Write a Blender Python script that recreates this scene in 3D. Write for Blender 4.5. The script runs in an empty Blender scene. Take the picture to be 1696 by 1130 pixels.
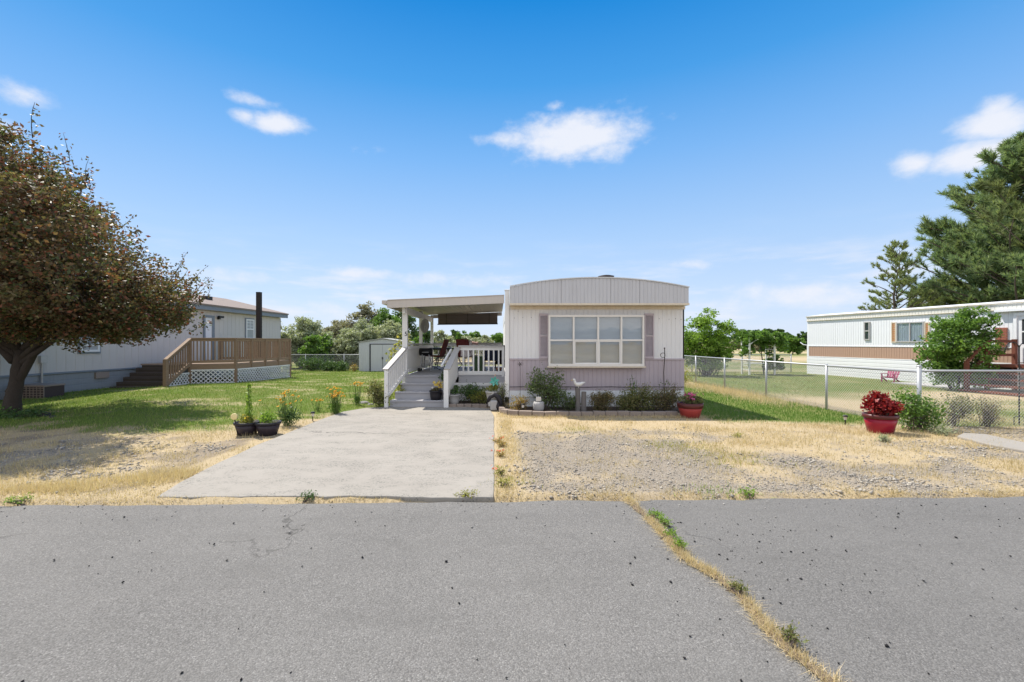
import bpy, math, random
import numpy as np
from mathutils import Vector, Matrix

# ------------------------------------------------------------------ camera, world, sun, exposure
SC = bpy.context.scene
C = SC.collection
F, CX, CY, H = 760.0, 825.0, 568.0, 1.6          # focal length and vanishing point of the photograph, eye height
cam = bpy.data.cameras.new('camera'); cam_o = bpy.data.objects.new('camera', cam); C.objects.link(cam_o)
cam.sensor_width = 36; cam.lens = 36 * F / 1696; cam.shift_x = (848 - CX) / 1696; cam.shift_y = (CY - 565) / 1696
cam.clip_start = 0.05; cam.clip_end = 6000
cam_o.location = (0, 0, H); cam_o.rotation_euler = (math.pi / 2, 0, 0); SC.camera = cam_o
SUN = Vector((-0.48, 0.45, 1.0)).normalized()     # direction towards the sun
EL = math.asin(SUN.z); AZ = math.atan2(SUN.x, SUN.y)
sun = bpy.data.lights.new('sun', 'SUN'); sun.energy = 3.9; sun.angle = math.radians(0.5); sun.color = (1, 0.94, 0.85)
sun_o = bpy.data.objects.new('sun', sun); C.objects.link(sun_o)
sun_o.rotation_euler = (-SUN).to_track_quat('-Z', 'Y').to_euler(); sun_o.location = (-20, 20, 40)
SC.view_settings.view_transform = 'Standard'; SC.view_settings.look = 'None'
SC.view_settings.gamma = 1; SC.view_settings.use_curve_mapping = False
SC.view_settings.exposure = 0.86
SC.cycles.max_bounces = 6; SC.cycles.transparent_max_bounces = 12; SC.cycles.diffuse_bounces = 3
SC.cycles.use_denoising = True

W = bpy.data.worlds.new('World'); SC.world = W; W.use_nodes = True
def build_world():
    nt = W.node_tree; N = nt.nodes; L = nt.links; N.clear()
    def m(op, a, b=None, c=None, clamp=False):
        n = N.new('ShaderNodeMath'); n.operation = op; n.use_clamp = clamp
        for i, x in enumerate((a, b, c)):
            if x is None: continue
            if isinstance(x, (int, float)): n.inputs[i].default_value = x
            else: L.new(x, n.inputs[i])
        return n.outputs[0]
    tc = N.new('ShaderNodeTexCoord'); sp = N.new('ShaderNodeSeparateXYZ'); L.new(tc.outputs['Generated'], sp.inputs[0])
    x, y, z = sp.outputs
    az = m('ARCTAN2', x, y); el = m('ARCSINE', z)
    sky = N.new('ShaderNodeTexSky'); sky.sky_type = 'NISHITA'; sky.sun_disc = False
    sky.sun_elevation = EL; sky.sun_rotation = AZ; sky.altitude = 300; sky.air_density = 1.0; sky.dust_density = 0.3; sky.ozone_density = 2.0
    hs = N.new('ShaderNodeHueSaturation'); hs.inputs['Saturation'].default_value = 1.22; hs.inputs['Hue'].default_value = 0.49
    L.new(sky.outputs[0], hs.inputs['Color'])
    # clouds: soft patches at fixed bearings and heights in the sky, edges broken by noise
    cv = N.new('ShaderNodeCombineXYZ'); L.new(az, cv.inputs[0]); L.new(el, cv.inputs[1])
    def noise(scale, sx, sy, detail, rough):
        mp = N.new('ShaderNodeMapping'); mp.inputs['Scale'].default_value = (sx, sy, 1); L.new(cv.outputs[0], mp.inputs[0])
        n = N.new('ShaderNodeTexNoise'); n.inputs['Scale'].default_value = scale; n.inputs['Detail'].default_value = detail
        n.inputs['Roughness'].default_value = rough; L.new(mp.outputs[0], n.inputs['Vector']); return n.outputs[0]
    n1 = noise(14, 1, 1.6, 8, 0.62); n2 = noise(5, 1, 5.5, 6, 0.6)
    tot = None
    for (px, py, rx, ry, s) in [(950, 226, 104, 32, 1.08), (880, 230, 80, 15, .78), (1000, 248, 60, 20, .8), (918, 175, 22, 9, .62),
            (455, 205, 54, 16, .95), (405, 192, 30, 12, .8), (412, 166, 40, 12, .72), (50, 160, 74, 18, .62), (5, 213, 40, 14, .6),
            (1650, 202, 78, 26, 1.0), (1648, 178, 40, 20, .9), (1605, 262, 74, 28, 1.0), (1660, 248, 60, 18, .9), (1512, 272, 46, 22, .75),
            (1143, 438, 46, 11, .75), (605, 455, 85, 12, .68), (705, 463, 50, 14, .66), (380, 458, 100, 16, .62), (800, 465, 70, 14, .58),
            (1330, 488, 150, 24, .74), (1230, 505, 130, 16, .62), (560, 518, 90, 22, .55), (1420, 470, 80, 10, .5),
            (620, 245, 24, 14, .34), (230, 430, 90, 14, .4)]:
        a0 = math.atan2(px - CX, F); e0 = math.atan2(CY - py, math.hypot(F, px - CX)); k = math.cos(a0)
        ra, re = rx / F * k * k, ry / F * k
        q = m('ADD', m('POWER', m('ABSOLUTE', m('DIVIDE', m('SUBTRACT', az, a0), ra)), 2), m('POWER', m('ABSOLUTE', m('DIVIDE', m('SUBTRACT', el, e0), re)), 2))
        g = m('MULTIPLY', m('EXPONENT', m('MULTIPLY', q, -0.8)), s)
        tot = g if tot is None else m('MAXIMUM', tot, g)
    dens = m('ADD', tot, m('MULTIPLY', m('SUBTRACT', n1, 0.5), 1.25))
    mr = N.new('ShaderNodeMapRange'); mr.interpolation_type = 'SMOOTHSTEP'; L.new(dens, mr.inputs[0])
    mr.inputs[1].default_value = 0.22; mr.inputs[2].default_value = 0.98
    puffs = m('MULTIPLY', mr.outputs[0], 0.95)
    mr2 = N.new('ShaderNodeMapRange'); mr2.interpolation_type = 'SMOOTHSTEP'; L.new(n2, mr2.inputs[0]); mr2.inputs[1].default_value = 0.44; mr2.inputs[2].default_value = 0.75
    band = m('EXPONENT', m('MULTIPLY', m('POWER', m('DIVIDE', m('SUBTRACT', el, 0.09), 0.075), 2), -1))
    thin = m('MULTIPLY', m('MULTIPLY', mr2.outputs[0], band), 0.95)
    alpha = m('MULTIPLY', m('MAXIMUM', puffs, thin), m('GREATER_THAN', z, 0.004), clamp=True)
    # pale air near the horizon
    rp = N.new('ShaderNodeValToRGB'); L.new(m('DIVIDE', m('MAXIMUM', el, 0), 1.5), rp.inputs[0]); e_ = rp.color_ramp.elements
    stops = SKY_R; e_[0].position = stops[0][0]; e_[0].color = stops[0][1]; e_[1].position = stops[-1][0]; e_[1].color = stops[-1][1]
    for p_, c_ in stops[1:-1]: q_ = e_.new(p_); q_.color = c_
    mx0 = N.new('ShaderNodeMix'); mx0.data_type = 'RGBA'; mx0.inputs[0].default_value = 0.9; L.new(hs.outputs[0], mx0.inputs[6]); L.new(rp.outputs[0], mx0.inputs[7])
    mx = N.new('ShaderNodeMix'); mx.data_type = 'RGBA'; L.new(alpha, mx.inputs[0]); L.new(mx0.outputs[2], mx.inputs[6]); mx.inputs[7].default_value = SKY_C
    # broken bright clouds added behind the viewer, unseen, to lift the shaded house fronts
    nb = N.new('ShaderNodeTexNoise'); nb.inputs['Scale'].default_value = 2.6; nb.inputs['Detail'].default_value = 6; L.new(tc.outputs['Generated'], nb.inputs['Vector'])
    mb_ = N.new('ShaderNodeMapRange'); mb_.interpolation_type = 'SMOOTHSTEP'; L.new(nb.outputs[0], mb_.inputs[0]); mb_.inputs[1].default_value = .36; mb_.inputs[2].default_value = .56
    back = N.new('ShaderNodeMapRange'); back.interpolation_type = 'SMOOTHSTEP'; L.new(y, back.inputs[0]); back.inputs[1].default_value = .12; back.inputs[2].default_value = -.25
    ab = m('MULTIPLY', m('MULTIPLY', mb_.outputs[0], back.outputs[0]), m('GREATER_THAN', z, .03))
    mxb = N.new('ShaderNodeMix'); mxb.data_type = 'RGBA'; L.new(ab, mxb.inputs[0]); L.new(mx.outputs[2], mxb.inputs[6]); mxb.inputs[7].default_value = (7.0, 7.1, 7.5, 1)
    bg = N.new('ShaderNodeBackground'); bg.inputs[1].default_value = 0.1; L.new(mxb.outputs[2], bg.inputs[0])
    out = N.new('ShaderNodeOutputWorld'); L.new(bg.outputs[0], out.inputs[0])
# colour of the clear air by height above the horizon (elevation / 1.5 rad)
SKY_R = [(0.0, (3.75, 4.3, 5.4, 1)), (.06, (3.3, 4.1, 5.45, 1)), (.14, (2.45, 3.6, 5.4, 1)), (.25, (1.2, 2.7, 5.15, 1)), (.34, (.35, 1.95, 4.6, 1)), (.43, (.0, 1.35, 4.0, 1)), (.7, (.05, .9, 3.0, 1)), (1.0, (.1, .8, 2.6, 1))]
SKY_C = (4.85, 5.0, 5.45, 1)
build_world()

# ------------------------------------------------------------------ helpers
rng = np.random.default_rng(11); RR = random.Random(5)
def zrow(py): return H * F / (py - CY)                                   # distance of a ground point
def gp(px, py): z = zrow(py); return ((px - CX) * z / F, z)
def wx(px, z): return (px - CX) * z / F
def wz(py, z): return H - (py - CY) * z / F

def vnoise(x, y, seed=0):
    xi = np.floor(x).astype(np.int64); yi = np.floor(y).astype(np.int64); fx = x - xi; fy = y - yi
    def h(a, b):
        n = (a * 374761393 + b * 668265263 + seed * 982451653) & 0x7fffffff
        n = ((n ^ (n >> 13)) * 1274126177) & 0x7fffffff
        return ((n ^ (n >> 16)) & 0xffff) / 65535.0
    u = fx * fx * (3 - 2 * fx); v = fy * fy * (3 - 2 * fy)
    return (h(xi, yi) * (1 - u) + h(xi + 1, yi) * u) * (1 - v) + (h(xi, yi + 1) * (1 - u) + h(xi + 1, yi + 1) * u) * v
def fbm(x, y, seed=0, o=4):
    s = 0; a = .5; t = 0
    for i in range(o): s = s + a * vnoise(x * 2 ** i, y * 2 ** i, seed + i); t += a; a *= .55
    return s / t
def sst(a, b, x): t = np.clip((x - a) / (b - a), 0, 1); return t * t * (3 - 2 * t)

def tag(o, label=None, cat=None, group=None, kind=None):
    if label: o['label'] = label
    if cat: o['category'] = cat
    if group: o['group'] = group
    if kind: o['kind'] = kind
    return o
def thing(name, label, cat, loc=(0, 0, 0), rz=0, group=None):
    o = bpy.data.objects.new(name, None); C.objects.link(o); o.location = loc; o.rotation_euler = (0, 0, rz); o.empty_display_size = .1
    return tag(o, label, cat, group)
def dup(root, loc, rz, label, group=None, scale=None):
    def cp(o, par):
        c = o.copy(); C.objects.link(c); c.parent = par
        for ch in [k for k in KIDS.get(o.name, [])]: cp(ch, c)
        return c
    r = cp(root, None); r.location = loc; r.rotation_euler = (0, 0, rz)
    if scale: r.scale = scale
    return tag(r, label, None, group)
KIDS = {}
def link(name, me, mat, parent, smooth):
    o = bpy.data.objects.new(name, me); C.objects.link(o)
    if mat: me.materials.append(mat)
    if parent: o.parent = parent; KIDS.setdefault(parent.name, []).append(o)
    if smooth: me.polygons.foreach_set('use_smooth', np.ones(len(me.polygons), dtype=bool))
    return o
def offset_of(p):
    v = Vector((0, 0, 0))
    while p: v += Vector(p.location); p = p.parent
    return v
def fm(name, V, Fc, mat, parent=None, smooth=False, world=True):
    """numpy mesh, all faces with the same number of corners"""
    V = np.asarray(V, dtype=np.float64).reshape(-1, 3); Fc = np.asarray(Fc, dtype=np.int32)
    if parent and world: V = V - np.array(offset_of(parent))
    me = bpy.data.meshes.new(name); k = Fc.shape[1]
    me.vertices.add(len(V)); me.vertices.foreach_set('co', V.astype(np.float32).ravel())
    me.loops.add(Fc.size); me.loops.foreach_set('vertex_index', Fc.ravel())
    me.polygons.add(len(Fc)); me.polygons.foreach_set('loop_start', np.arange(0, Fc.size, k, dtype=np.int32))
    me.update(calc_edges=True); me.validate()
    return link(name, me, mat, parent, smooth)

class MB:
    def __init__(s): s.v = []; s.f = []
    def add(s, vs, fs):
        o = len(s.v); s.v += [tuple(v) for v in vs]; s.f += [[i + o for i in f] for f in fs]; return s
    def hexa(s, p): return s.add(p, [(0, 3, 2, 1), (4, 5, 6, 7), (0, 1, 5, 4), (1, 2, 6, 5), (2, 3, 7, 6), (3, 0, 4, 7)])
    def box(s, x0, x1, y0, y1, z0, z1):
        return s.hexa([(x0, y0, z0), (x1, y0, z0), (x1, y1, z0), (x0, y1, z0), (x0, y0, z1), (x1, y0, z1), (x1, y1, z1), (x0, y1, z1)])
    def beam(s, p0, p1, w, h, up=(0, 0, 1)):
        p0 = Vector(p0); p1 = Vector(p1); d = (p1 - p0).normalized(); u = Vector(up)
        if abs(d.dot(u)) > .99: u = Vector((0, 1, 0))
        a = d.cross(u).normalized() * (w / 2); b = a.cross(d).normalized() * (h / 2)
        return s.hexa([p0 - a - b, p0 + a - b, p1 + a - b, p1 - a - b, p0 - a + b, p0 + a + b, p1 + a + b, p1 - a + b])
    def tube(s, pts, rs, n=8, caps=True):
        pts = [Vector(p) for p in pts]
        if not hasattr(rs, '__len__'): rs = [rs] * len(pts)
        vs = []; pa = None
        for i, p in enumerate(pts):
            d = (pts[min(i + 1, len(pts) - 1)] - pts[max(i - 1, 0)]).normalized()
            if pa is None:
                u = Vector((0, 0, 1)) if abs(d.z) < .9 else Vector((1, 0, 0)); pa = d.cross(u).normalized()
            else:
                pa = (pa - d * pa.dot(d)); pa = pa.normalized() if pa.length > 1e-6 else d.orthogonal().normalized()
            b = d.cross(pa)
            for k in range(n):
                t = 2 * math.pi * k / n; vs.append(p + (pa * math.cos(t) + b * math.sin(t)) * rs[i])
        fs = [(i * n + k, i * n + (k + 1) % n, (i + 1) * n + (k + 1) % n, (i + 1) * n + k) for i in range(len(pts) - 1) for k in range(n)]
        if caps: fs += [tuple(range(n))[::-1], tuple((len(pts) - 1) * n + k for k in range(n))]
        return s.add(vs, fs)
    def lathe(s, cx, cy, prof, n=24):
        vs = [(cx + r * math.cos(2 * math.pi * k / n), cy + r * math.sin(2 * math.pi * k / n), z) for r, z in prof for k in range(n)]
        fs = [(i * n + k, i * n + (k + 1) % n, (i + 1) * n + (k + 1) % n, (i + 1) * n + k) for i in range(len(prof) - 1) for k in range(n)]
        fs += [tuple(range(n))[::-1], tuple((len(prof) - 1) * n + k for k in range(n))]
        return s.add(vs, fs)
    def prism(s, poly, z0, z1):
        n = len(poly); z1s = z1 if hasattr(z1, '__len__') else [z1] * n
        vs = [(p[0], p[1], z0) for p in poly] + [(p[0], p[1], z1s[i]) for i, p in enumerate(poly)]
        return s.add(vs, [tuple(range(n))[::-1], tuple(range(n, 2 * n))] + [(i, (i + 1) % n, n + (i + 1) % n, n + i) for i in range(n)])
    def slab(s, poly, d):
        """polygon of 3-D points thickened by vector d"""
        n = len(poly); d = Vector(d); vs = [Vector(p) for p in poly]; vs = vs + [v + d for v in vs]
        return s.add(vs, [tuple(range(n))[::-1], tuple(range(n, 2 * n))] + [(i, (i + 1) % n, n + (i + 1) % n, n + i) for i in range(n)])
    def ball(s, c, r, nu=14, nv=9, jit=0):
        r = r if hasattr(r, '__len__') else (r, r, r); vs = []; ph = RR.random() * 9
        for j in range(1, nv):
            a = math.pi * j / nv
            for k in range(nu):
                t = 2 * math.pi * k / nu; q = 1 + jit * math.sin(3 * t + ph + j) + jit * (RR.random() - .5)
                vs.append((c[0] + r[0] * q * math.sin(a) * math.cos(t), c[1] + r[1] * q * math.sin(a) * math.sin(t), c[2] + r[2] * q * math.cos(a)))
        top = len(vs); vs += [(c[0], c[1], c[2] + r[2]), (c[0], c[1], c[2] - r[2])]
        fs = [(j * nu + k, (j + 1) * nu + k, (j + 1) * nu + (k + 1) % nu, j * nu + (k + 1) % nu) for j in range(nv - 2) for k in range(nu)]
        fs += [(top, k, (k + 1) % nu) for k in range(nu)] + [(top + 1, (nv - 2) * nu + (k + 1) % nu, (nv - 2) * nu + k) for k in range(nu)]
        return s.add(vs, fs)
    def ribs(s, p0, p1, z0, z1, out, pitch=.1, gw=.018, gd=.008, thick=.03):
        """vertical-groove siding from p0 to p1 (xy), z1 a number or function of the fraction along; out = outward xy normal"""
        p0 = np.array(p0[:2], float); p1 = np.array(p1[:2], float); o = np.array(out, float); Lh = np.linalg.norm(p1 - p0); n = max(1, int(round(Lh / pitch)))
        ts = []
        for i in range(n):
            a = i / n; b = (i + 1) / n; g = gw / Lh
            ts += [(a + g * .5, 0), (b - g * .5, 0), (b - g * .2, -gd), (b + g * .2, -gd)] if i < n - 1 else [(a + g * .5, 0), (b, 0)]
        ts[0] = (0, 0)
        f1 = z1 if callable(z1) else (lambda t: z1); f0 = z0 if callable(z0) else (lambda t: z0); vs = []
        for t, dd in ts:
            q = p0 + (p1 - p0) * t + o * dd; vs += [(q[0], q[1], f0(t)), (q[0], q[1], f1(t))]
        m_ = len(ts); fs = [(2 * i, 2 * i + 2, 2 * i + 3, 2 * i + 1) for i in range(m_ - 1)]
        b0 = p0 - o * thick; b1 = p1 - o * thick; k = len(vs)
        vs += [(b0[0], b0[1], f0(0)), (b0[0], b0[1], f1(0)), (b1[0], b1[1], f0(1)), (b1[0], b1[1], f1(1))]
        fs += [(0, 1, k + 1, k), (2 * m_ - 2, k + 2, k + 3, 2 * m_ - 1)]
        # close top and bottom as one fan each
        fs += [[2 * i + 1 for i in range(m_)] + [k + 3, k + 1], [2 * i for i in range(m_ - 1, -1, -1)] + [k, k + 2]]
        return s.add(vs, fs)
    def hribs(s, p0, p1, z0, z1, out, n, gd=.012):
        """horizontal lap boards"""
        p0 = Vector((p0[0], p0[1], 0)); p1 = Vector((p1[0], p1[1], 0)); o = Vector((out[0], out[1], 0)); hh = (z1 - z0) / n
        for i in range(n):
            za = z0 + i * hh; zb = za + hh
            pr = [(0.02, za), (0.02, zb - .03), (0.02 - gd, zb - .012), (0.02 - gd, zb), (-.01, zb), (-.01, za)]
            vs = [p0 + o * a + Vector((0, 0, z)) for a, z in pr] + [p1 + o * a + Vector((0, 0, z)) for a, z in pr]
            s.add(vs, [(0, 1, 7, 6), (1, 2, 8, 7), (2, 3, 9, 8), (3, 4, 10, 9), (4, 5, 11, 10), (5, 0, 6, 11), (0, 5, 4, 3, 2, 1), (6, 7, 8, 9, 10, 11)])
        return s
    def build(s, name, mat, parent=None, smooth=False, bevel=0, world=True):
        v = s.v
        if parent and world:
            o = offset_of(parent); v = [(a - o.x, b - o.y, c - o.z) for a, b, c in v]
        me = bpy.data.meshes.new(name); me.from_pydata(v, [], s.f); me.update()
        ob = link(name, me, mat, parent, smooth)
        if bevel:
            b = ob.modifiers.new('bevel', 'BEVEL'); b.width = bevel; b.segments = 2; b.limit_method = 'ANGLE'; b.angle_limit = .6
        if smooth:
            pass
        return ob

# ------------------------------------------------------------------ materials
class NT:
    def __init__(s, name):
        s.m = bpy.data.materials.new(name); s.m.use_nodes = True; s.n = s.m.node_tree.nodes; s.l = s.m.node_tree.links
        s.b = s.n['Principled BSDF']; s.out = s.n['Material Output']; s.tc = s.n.new('ShaderNodeTexCoord')
        try: s.b.inputs['Specular IOR Level'].default_value = .3
        except KeyError: pass
    def map(s, sc=(1, 1, 1), src=None):
        mp = s.n.new('ShaderNodeMapping'); mp.inputs['Scale'].default_value = sc; s.l.new(src or s.tc.outputs['Object'], mp.inputs[0]); return mp.outputs[0]
    def noise(s, scale, det=5, rough=.6, vec=None, dist=0):
        n = s.n.new('ShaderNodeTexNoise'); n.inputs['Scale'].default_value = scale; n.inputs['Detail'].default_value = det
        n.inputs['Roughness'].default_value = rough; n.inputs['Distortion'].default_value = dist; s.l.new(vec or s.tc.outputs['Object'], n.inputs['Vector']); return n.outputs[0]
    def vor(s, scale, vec=None, out='Color', feat='F1'):
        n = s.n.new('ShaderNodeTexVoronoi'); n.feature = feat; n.inputs['Scale'].default_value = scale; s.l.new(vec or s.tc.outputs['Object'], n.inputs['Vector']); return n.outputs[out]
    def ramp(s, fac, stops):
        r = s.n.new('ShaderNodeValToRGB'); s.l.new(fac, r.inputs[0]); e = r.color_ramp.elements
        while len(e) > 1: e.remove(e[-1])
        e[0].position = stops[0][0]; e[0].color = col(stops[0][1])
        for p, c in stops[1:]: q = e.new(p); q.color = col(c)
        return r.outputs[0]
    def mix(s, fac, a, b, mode='MIX'):
        x = s.n.new('ShaderNodeMix'); x.data_type = 'RGBA'; x.blend_type = mode
        for i, v in ((0, fac), (6, a), (7, b)):
            if isinstance(v, (int, float)): x.inputs[i].default_value = v if i == 0 else (v, v, v, 1)
            elif isinstance(v, tuple): x.inputs[i].default_value = col(v)
            else: s.l.new(v, x.inputs[i])
        return x.outputs[2]
    def math(s, op, a, b=0, clamp=False):
        n = s.n.new('ShaderNodeMath'); n.operation = op; n.use_clamp = clamp
        for i, v in enumerate((a, b)):
            if isinstance(v, (int, float)): n.inputs[i].default_value = v
            else: s.l.new(v, n.inputs[i])
        return n.outputs[0]
    def bump(s, h, strength=.5, dist=.01, prev=None):
        b = s.n.new('ShaderNodeBump'); b.inputs['Strength'].default_value = strength; b.inputs['Distance'].default_value = dist
        s.l.new(h, b.inputs['Height'])
        if prev: s.l.new(prev, b.inputs['Normal'])
        s.l.new(b.outputs[0], s.b.inputs['Normal']); return b.outputs[0]
    def base(s, c): 
        if isinstance(c, tuple): s.b.inputs['Base Color'].default_value = col(c)
        else: s.l.new(c, s.b.inputs['Base Color'])
    def rough(s, r): s.b.inputs['Roughness'].default_value = r
    def attr(s, name):
        a = s.n.new('ShaderNodeAttribute'); a.attribute_name = name; return a
def col(c): return c if len(c) == 4 else (*c, 1)
def dk(c, k): return tuple(x * k for x in c)

def surf(name, c, var=.12, scale=3, rough=.55, bump=.15, bs=40, streak=0, dirt=None, metal=0, bd=.004):
    """painted or weathered surface: broad and fine colour variation, fine bump, optional vertical streaks and dirt"""
    t = NT(name); a = t.noise(scale, 5, .65); c2 = t.mix(a, dk(c, 1 - var), dk(c, 1 + var * .6))
    f = t.noise(bs, 4, .7); c2 = t.mix(.35, c2, t.mix(f, dk(c, 1 - var), dk(c, 1 + var)), 'MIX')
    if streak:
        g = t.noise(6, 6, .65, t.map((3, 3, .25))); g = t.ramp(g, [(.45, (0, 0, 0)), (.75, (1, 1, 1))]); c2 = t.mix(t.math('MULTIPLY', g, streak), c2, dirt or dk(c, .6))
    t.base(c2); t.rough(rough); t.b.inputs['Metallic'].default_value = metal
    if bump: t.bump(f, bump, bd)
    return t.m
def wood(name, c, c2, sc=(2, 2, 18), rough=.75):
    t = NT(name); g = t.noise(3, 6, .7, t.map(sc), .6); b = t.noise(1.3, 3, .6)
    cc = t.mix(t.ramp(g, [(.3, (0, 0, 0)), (.7, (1, 1, 1))]), c, c2); cc = t.mix(.3, cc, t.mix(b, c, c2)); 
    isl = t.n.new('ShaderNodeNewGeometry').outputs['Random Per Island']; cc = t.mix(t.math('MULTIPLY', isl, .35), cc, dk(c2, .8))
    t.base(cc); t.rough(rough); t.bump(g, .3, .004); return t.m
def leaf(name, cols, trans=.35, rough=.5, spec=.25, big=None, k_=1.6):
    """leaf colours picked per leaf, light passing through"""
    t = NT(name); isl = t.n.new('ShaderNodeNewGeometry').outputs['Random Per Island']
    cols = [tuple(min(.8, x * k_) for x in c) for c in cols]; k = len(cols); cc = t.ramp(isl, [(i / max(1, k - 1), c) for i, c in enumerate(cols)])
    if big: cc = t.mix(t.ramp(t.noise(big[0], 3, .6), [(.46, (0, 0, 0)), (.66, (1, 1, 1))]), cc, t.mix(.6, cc, big[1]))
    t.base(cc); t.rough(rough); t.b.inputs['Specular IOR Level'].default_value = spec
    tr = t.n.new('ShaderNodeBsdfTranslucent'); br = t.mix(1.0, cc, (1.25, 1.3, .75), 'MULTIPLY'); t.l.new(br, tr.inputs[0])
    mx = t.n.new('ShaderNodeMixShader'); mx.inputs[0].default_value = trans
    t.l.new(t.b.outputs[0], mx.inputs[1]); t.l.new(tr.outputs[0], mx.inputs[2]); t.l.new(mx.outputs[0], t.out.inputs[0]); return t.m
def plain(name, c, rough=.5, metal=0, var=.1): return surf(name, c, var, 8, rough, .05, 60, metal=metal)
def glass(name, tint=(.9, .93, .95)):
    t = NT(name); t.n.remove(t.b); tr = t.n.new('ShaderNodeBsdfTransparent'); tr.inputs[0].default_value = col(tint)
    gl = t.n.new('ShaderNodeBsdfGlossy'); gl.inputs['Roughness'].default_value = .02; lw = t.n.new('ShaderNodeLayerWeight'); lw.inputs[0].default_value = .5; fq = t.math('ADD', t.math('MULTIPLY', t.math('POWER', lw.outputs['Facing'], 4), .8), .11)
    bp = t.n.new('ShaderNodeBump'); bp.inputs['Strength'].default_value = .06; bp.inputs['Distance'].default_value = .02
    t.l.new(t.noise(2.5, 2), bp.inputs['Height']); t.l.new(bp.outputs[0], gl.inputs['Normal'])
    mx = t.n.new('ShaderNodeMixShader'); t.l.new(fq, mx.inputs[0]); t.l.new(tr.outputs[0], mx.inputs[1]); t.l.new(gl.outputs[0], mx.inputs[2])
    t.l.new(mx.outputs[0], t.out.inputs[0]); return t.m

M = {}
M['white_siding'] = surf('white_siding', (.69, .68, .675), .06, 1.2, .45, .06, 30, .22, (.50, .47, .42))
M['mauve'] = surf('mauve_siding', (.42, .36, .385), .08, 1.5, .5, .06, 30, .25, (.36, .30, .31))
M['valance'] = surf('grey_valance', (.50, .50, .515), .08, 1.5, .5, .06, 30, .3, (.34, .33, .33))
M['skirt'] = surf('white_skirting', (.72, .73, .74), .08, 2, .5, .06, 30, .3, (.45, .42, .38))
M['cream'] = surf('cream_trim', (.66, .58, .46), .12, 4, .5, .06, 30, .35, (.38, .29, .2))
M['frame'] = surf('window_frame', (.70, .67, .625), .08, 6, .45, .05)
M['roof_metal'] = surf('roof_metal', (.6, .6, .6), .1, 2, .4, .05, 30, .2)
M['white_paint'] = surf('white_paint', (.75, .735, .71), .07, 3, .5, .1, 40, .2, (.5, .46, .4))
M['grey_cap'] = surf('grey_cap', (.43, .41, .39), .12, 3, .6, .15)
M['deck_grey'] = surf('deck_grey', (.40, .39, .40), .12, 3, .6, .15, 40, .1)
M['porch_ceiling'] = surf('porch_ceiling', (.36, .335, .31), .08, 2, .5, .05)
M['fascia_tan'] = surf('porch_fascia', (.54, .485, .43), .07, 2, .5, .05, 30, .2)
M['blind'] = surf('blind', (.52, .51, .49), .06, 3, .5, .03)
M['glass'] = glass('window_glass')
M['dark_in'] = plain('dark_interior', (.02, .02, .022), .8)
M['bamboo'] = wood('bamboo_shade', (.36, .30, .28), (.17, .135, .125), (1, 30, 30))
M['black'] = plain('black_metal', (.012, .012, .013), .35)
M['black_plastic'] = plain('black_plastic', (.022, .020, .024), .5)
M['silver'] = plain('silver_metal', (.55, .55, .55), .35, .8)
M['galv'] = surf('galvanised_steel', (.42, .43, .44), .12, 10, .45, .05, 60, metal=.5)
M['red_fabric'] = plain('dark_red_fabric', (.13, .025, .022), .8)
M['green_plastic'] = plain('green_plastic', (.05, .09, .04), .5)
M['pink_cloth'] = plain('pink_cloth', (.62, .40, .36), .9)
M['white_cloth'] = plain('pale_cloth', (.7, .62, .6), .9)
M['shed_wall'] = surf('shed_wall', (.48, .50, .53), .06, 2, .45, .05, 30, .12)
M['shed_trim'] = plain('shed_trim', (.06, .065, .075), .5)
M['beige_siding'] = surf('beige_siding', (.57, .54, .515), .06, 1.5, .55, .06, 30, .12)
M['slate_trim'] = surf('slate_trim', (.20, .235, .275), .08, 3, .5, .05)
M['slate_skirt'] = surf('slate_skirting', (.27, .29, .31), .1, 1.5, .5, .06, 30, .3, (.18, .18, .18))
M['shingle'] = surf('shingle_roof', (.235, .19, .165), .3, 6, .9, .6, 25, bd=.02)
M['door_white'] = plain('white_door', (.74, .75, .77), .4)
M['deck_wood'] = wood('weathered_deck_wood', (.36, .25, .165), (.2, .135, .09))
M['deck_floor'] = wood('deck_floor_wood', (.42, .31, .23), (.28, .2, .15), (14, 2, 2))
M['dark_wood'] = wood('dark_step_wood', (.11, .085, .065), (.06, .048, .04))
M['pole_wood'] = wood('dark_pole_wood', (.035, .027, .024), (.02, .016, .015))
M['lattice'] = surf('white_lattice', (.74, .74, .74), .06, 3, .5, .05)
M['ac'] = plain('ac_cover', (.30, .24, .2), .6); M['ac_dark'] = plain('ac_grille', (.07, .05, .045), .7)
M['white_home'] = surf('white_home_siding', (.76, .77, .79), .05, 1, .45, .05, 30, .12, (.55, .53, .5))
M['brown_band'] = surf('brown_band', (.44, .29, .215), .08, 2, .5, .05, 30, .2, (.33, .2, .14))
M['orange_shutter'] = plain('orange_shutter', (.50, .25, .11), .6)
M['red_wood'] = wood('red_wood', (.24, .085, .05), (.14, .05, .035))
M['brick'] = surf('red_brick', (.32, .12, .08), .3, 20, .9, .3)
M['magenta'] = plain('magenta_plastic', (.36, .03, .12), .5)
M['concrete'] = None
M['bark'] = surf('bark', (.11, .085, .07), .35, 9, .95, .8, 22, bd=.03)
M['bark_dark'] = surf('dark_bark', (.06, .048, .04), .35, 9, .95, .8, 22, bd=.03)
M['stem'] = plain('green_stem', (.10, .15, .04), .7)
M['dry_stem'] = plain('dry_stem', (.25, .18, .09), .8)
M['soil'] = surf('soil', (.075, .055, .042), .4, 9, .95, .8, 40, bd=.02)
M['red_glaze'] = plain('red_glazed_pot', (.30, .014, .035), .22); M['red_matte'] = surf('red_matte_pot', (.36, .05, .045), .2, 6, .5, .1)
M['rim_dark'] = plain('dark_pot_rim', (.09, .02, .018), .35)
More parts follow.
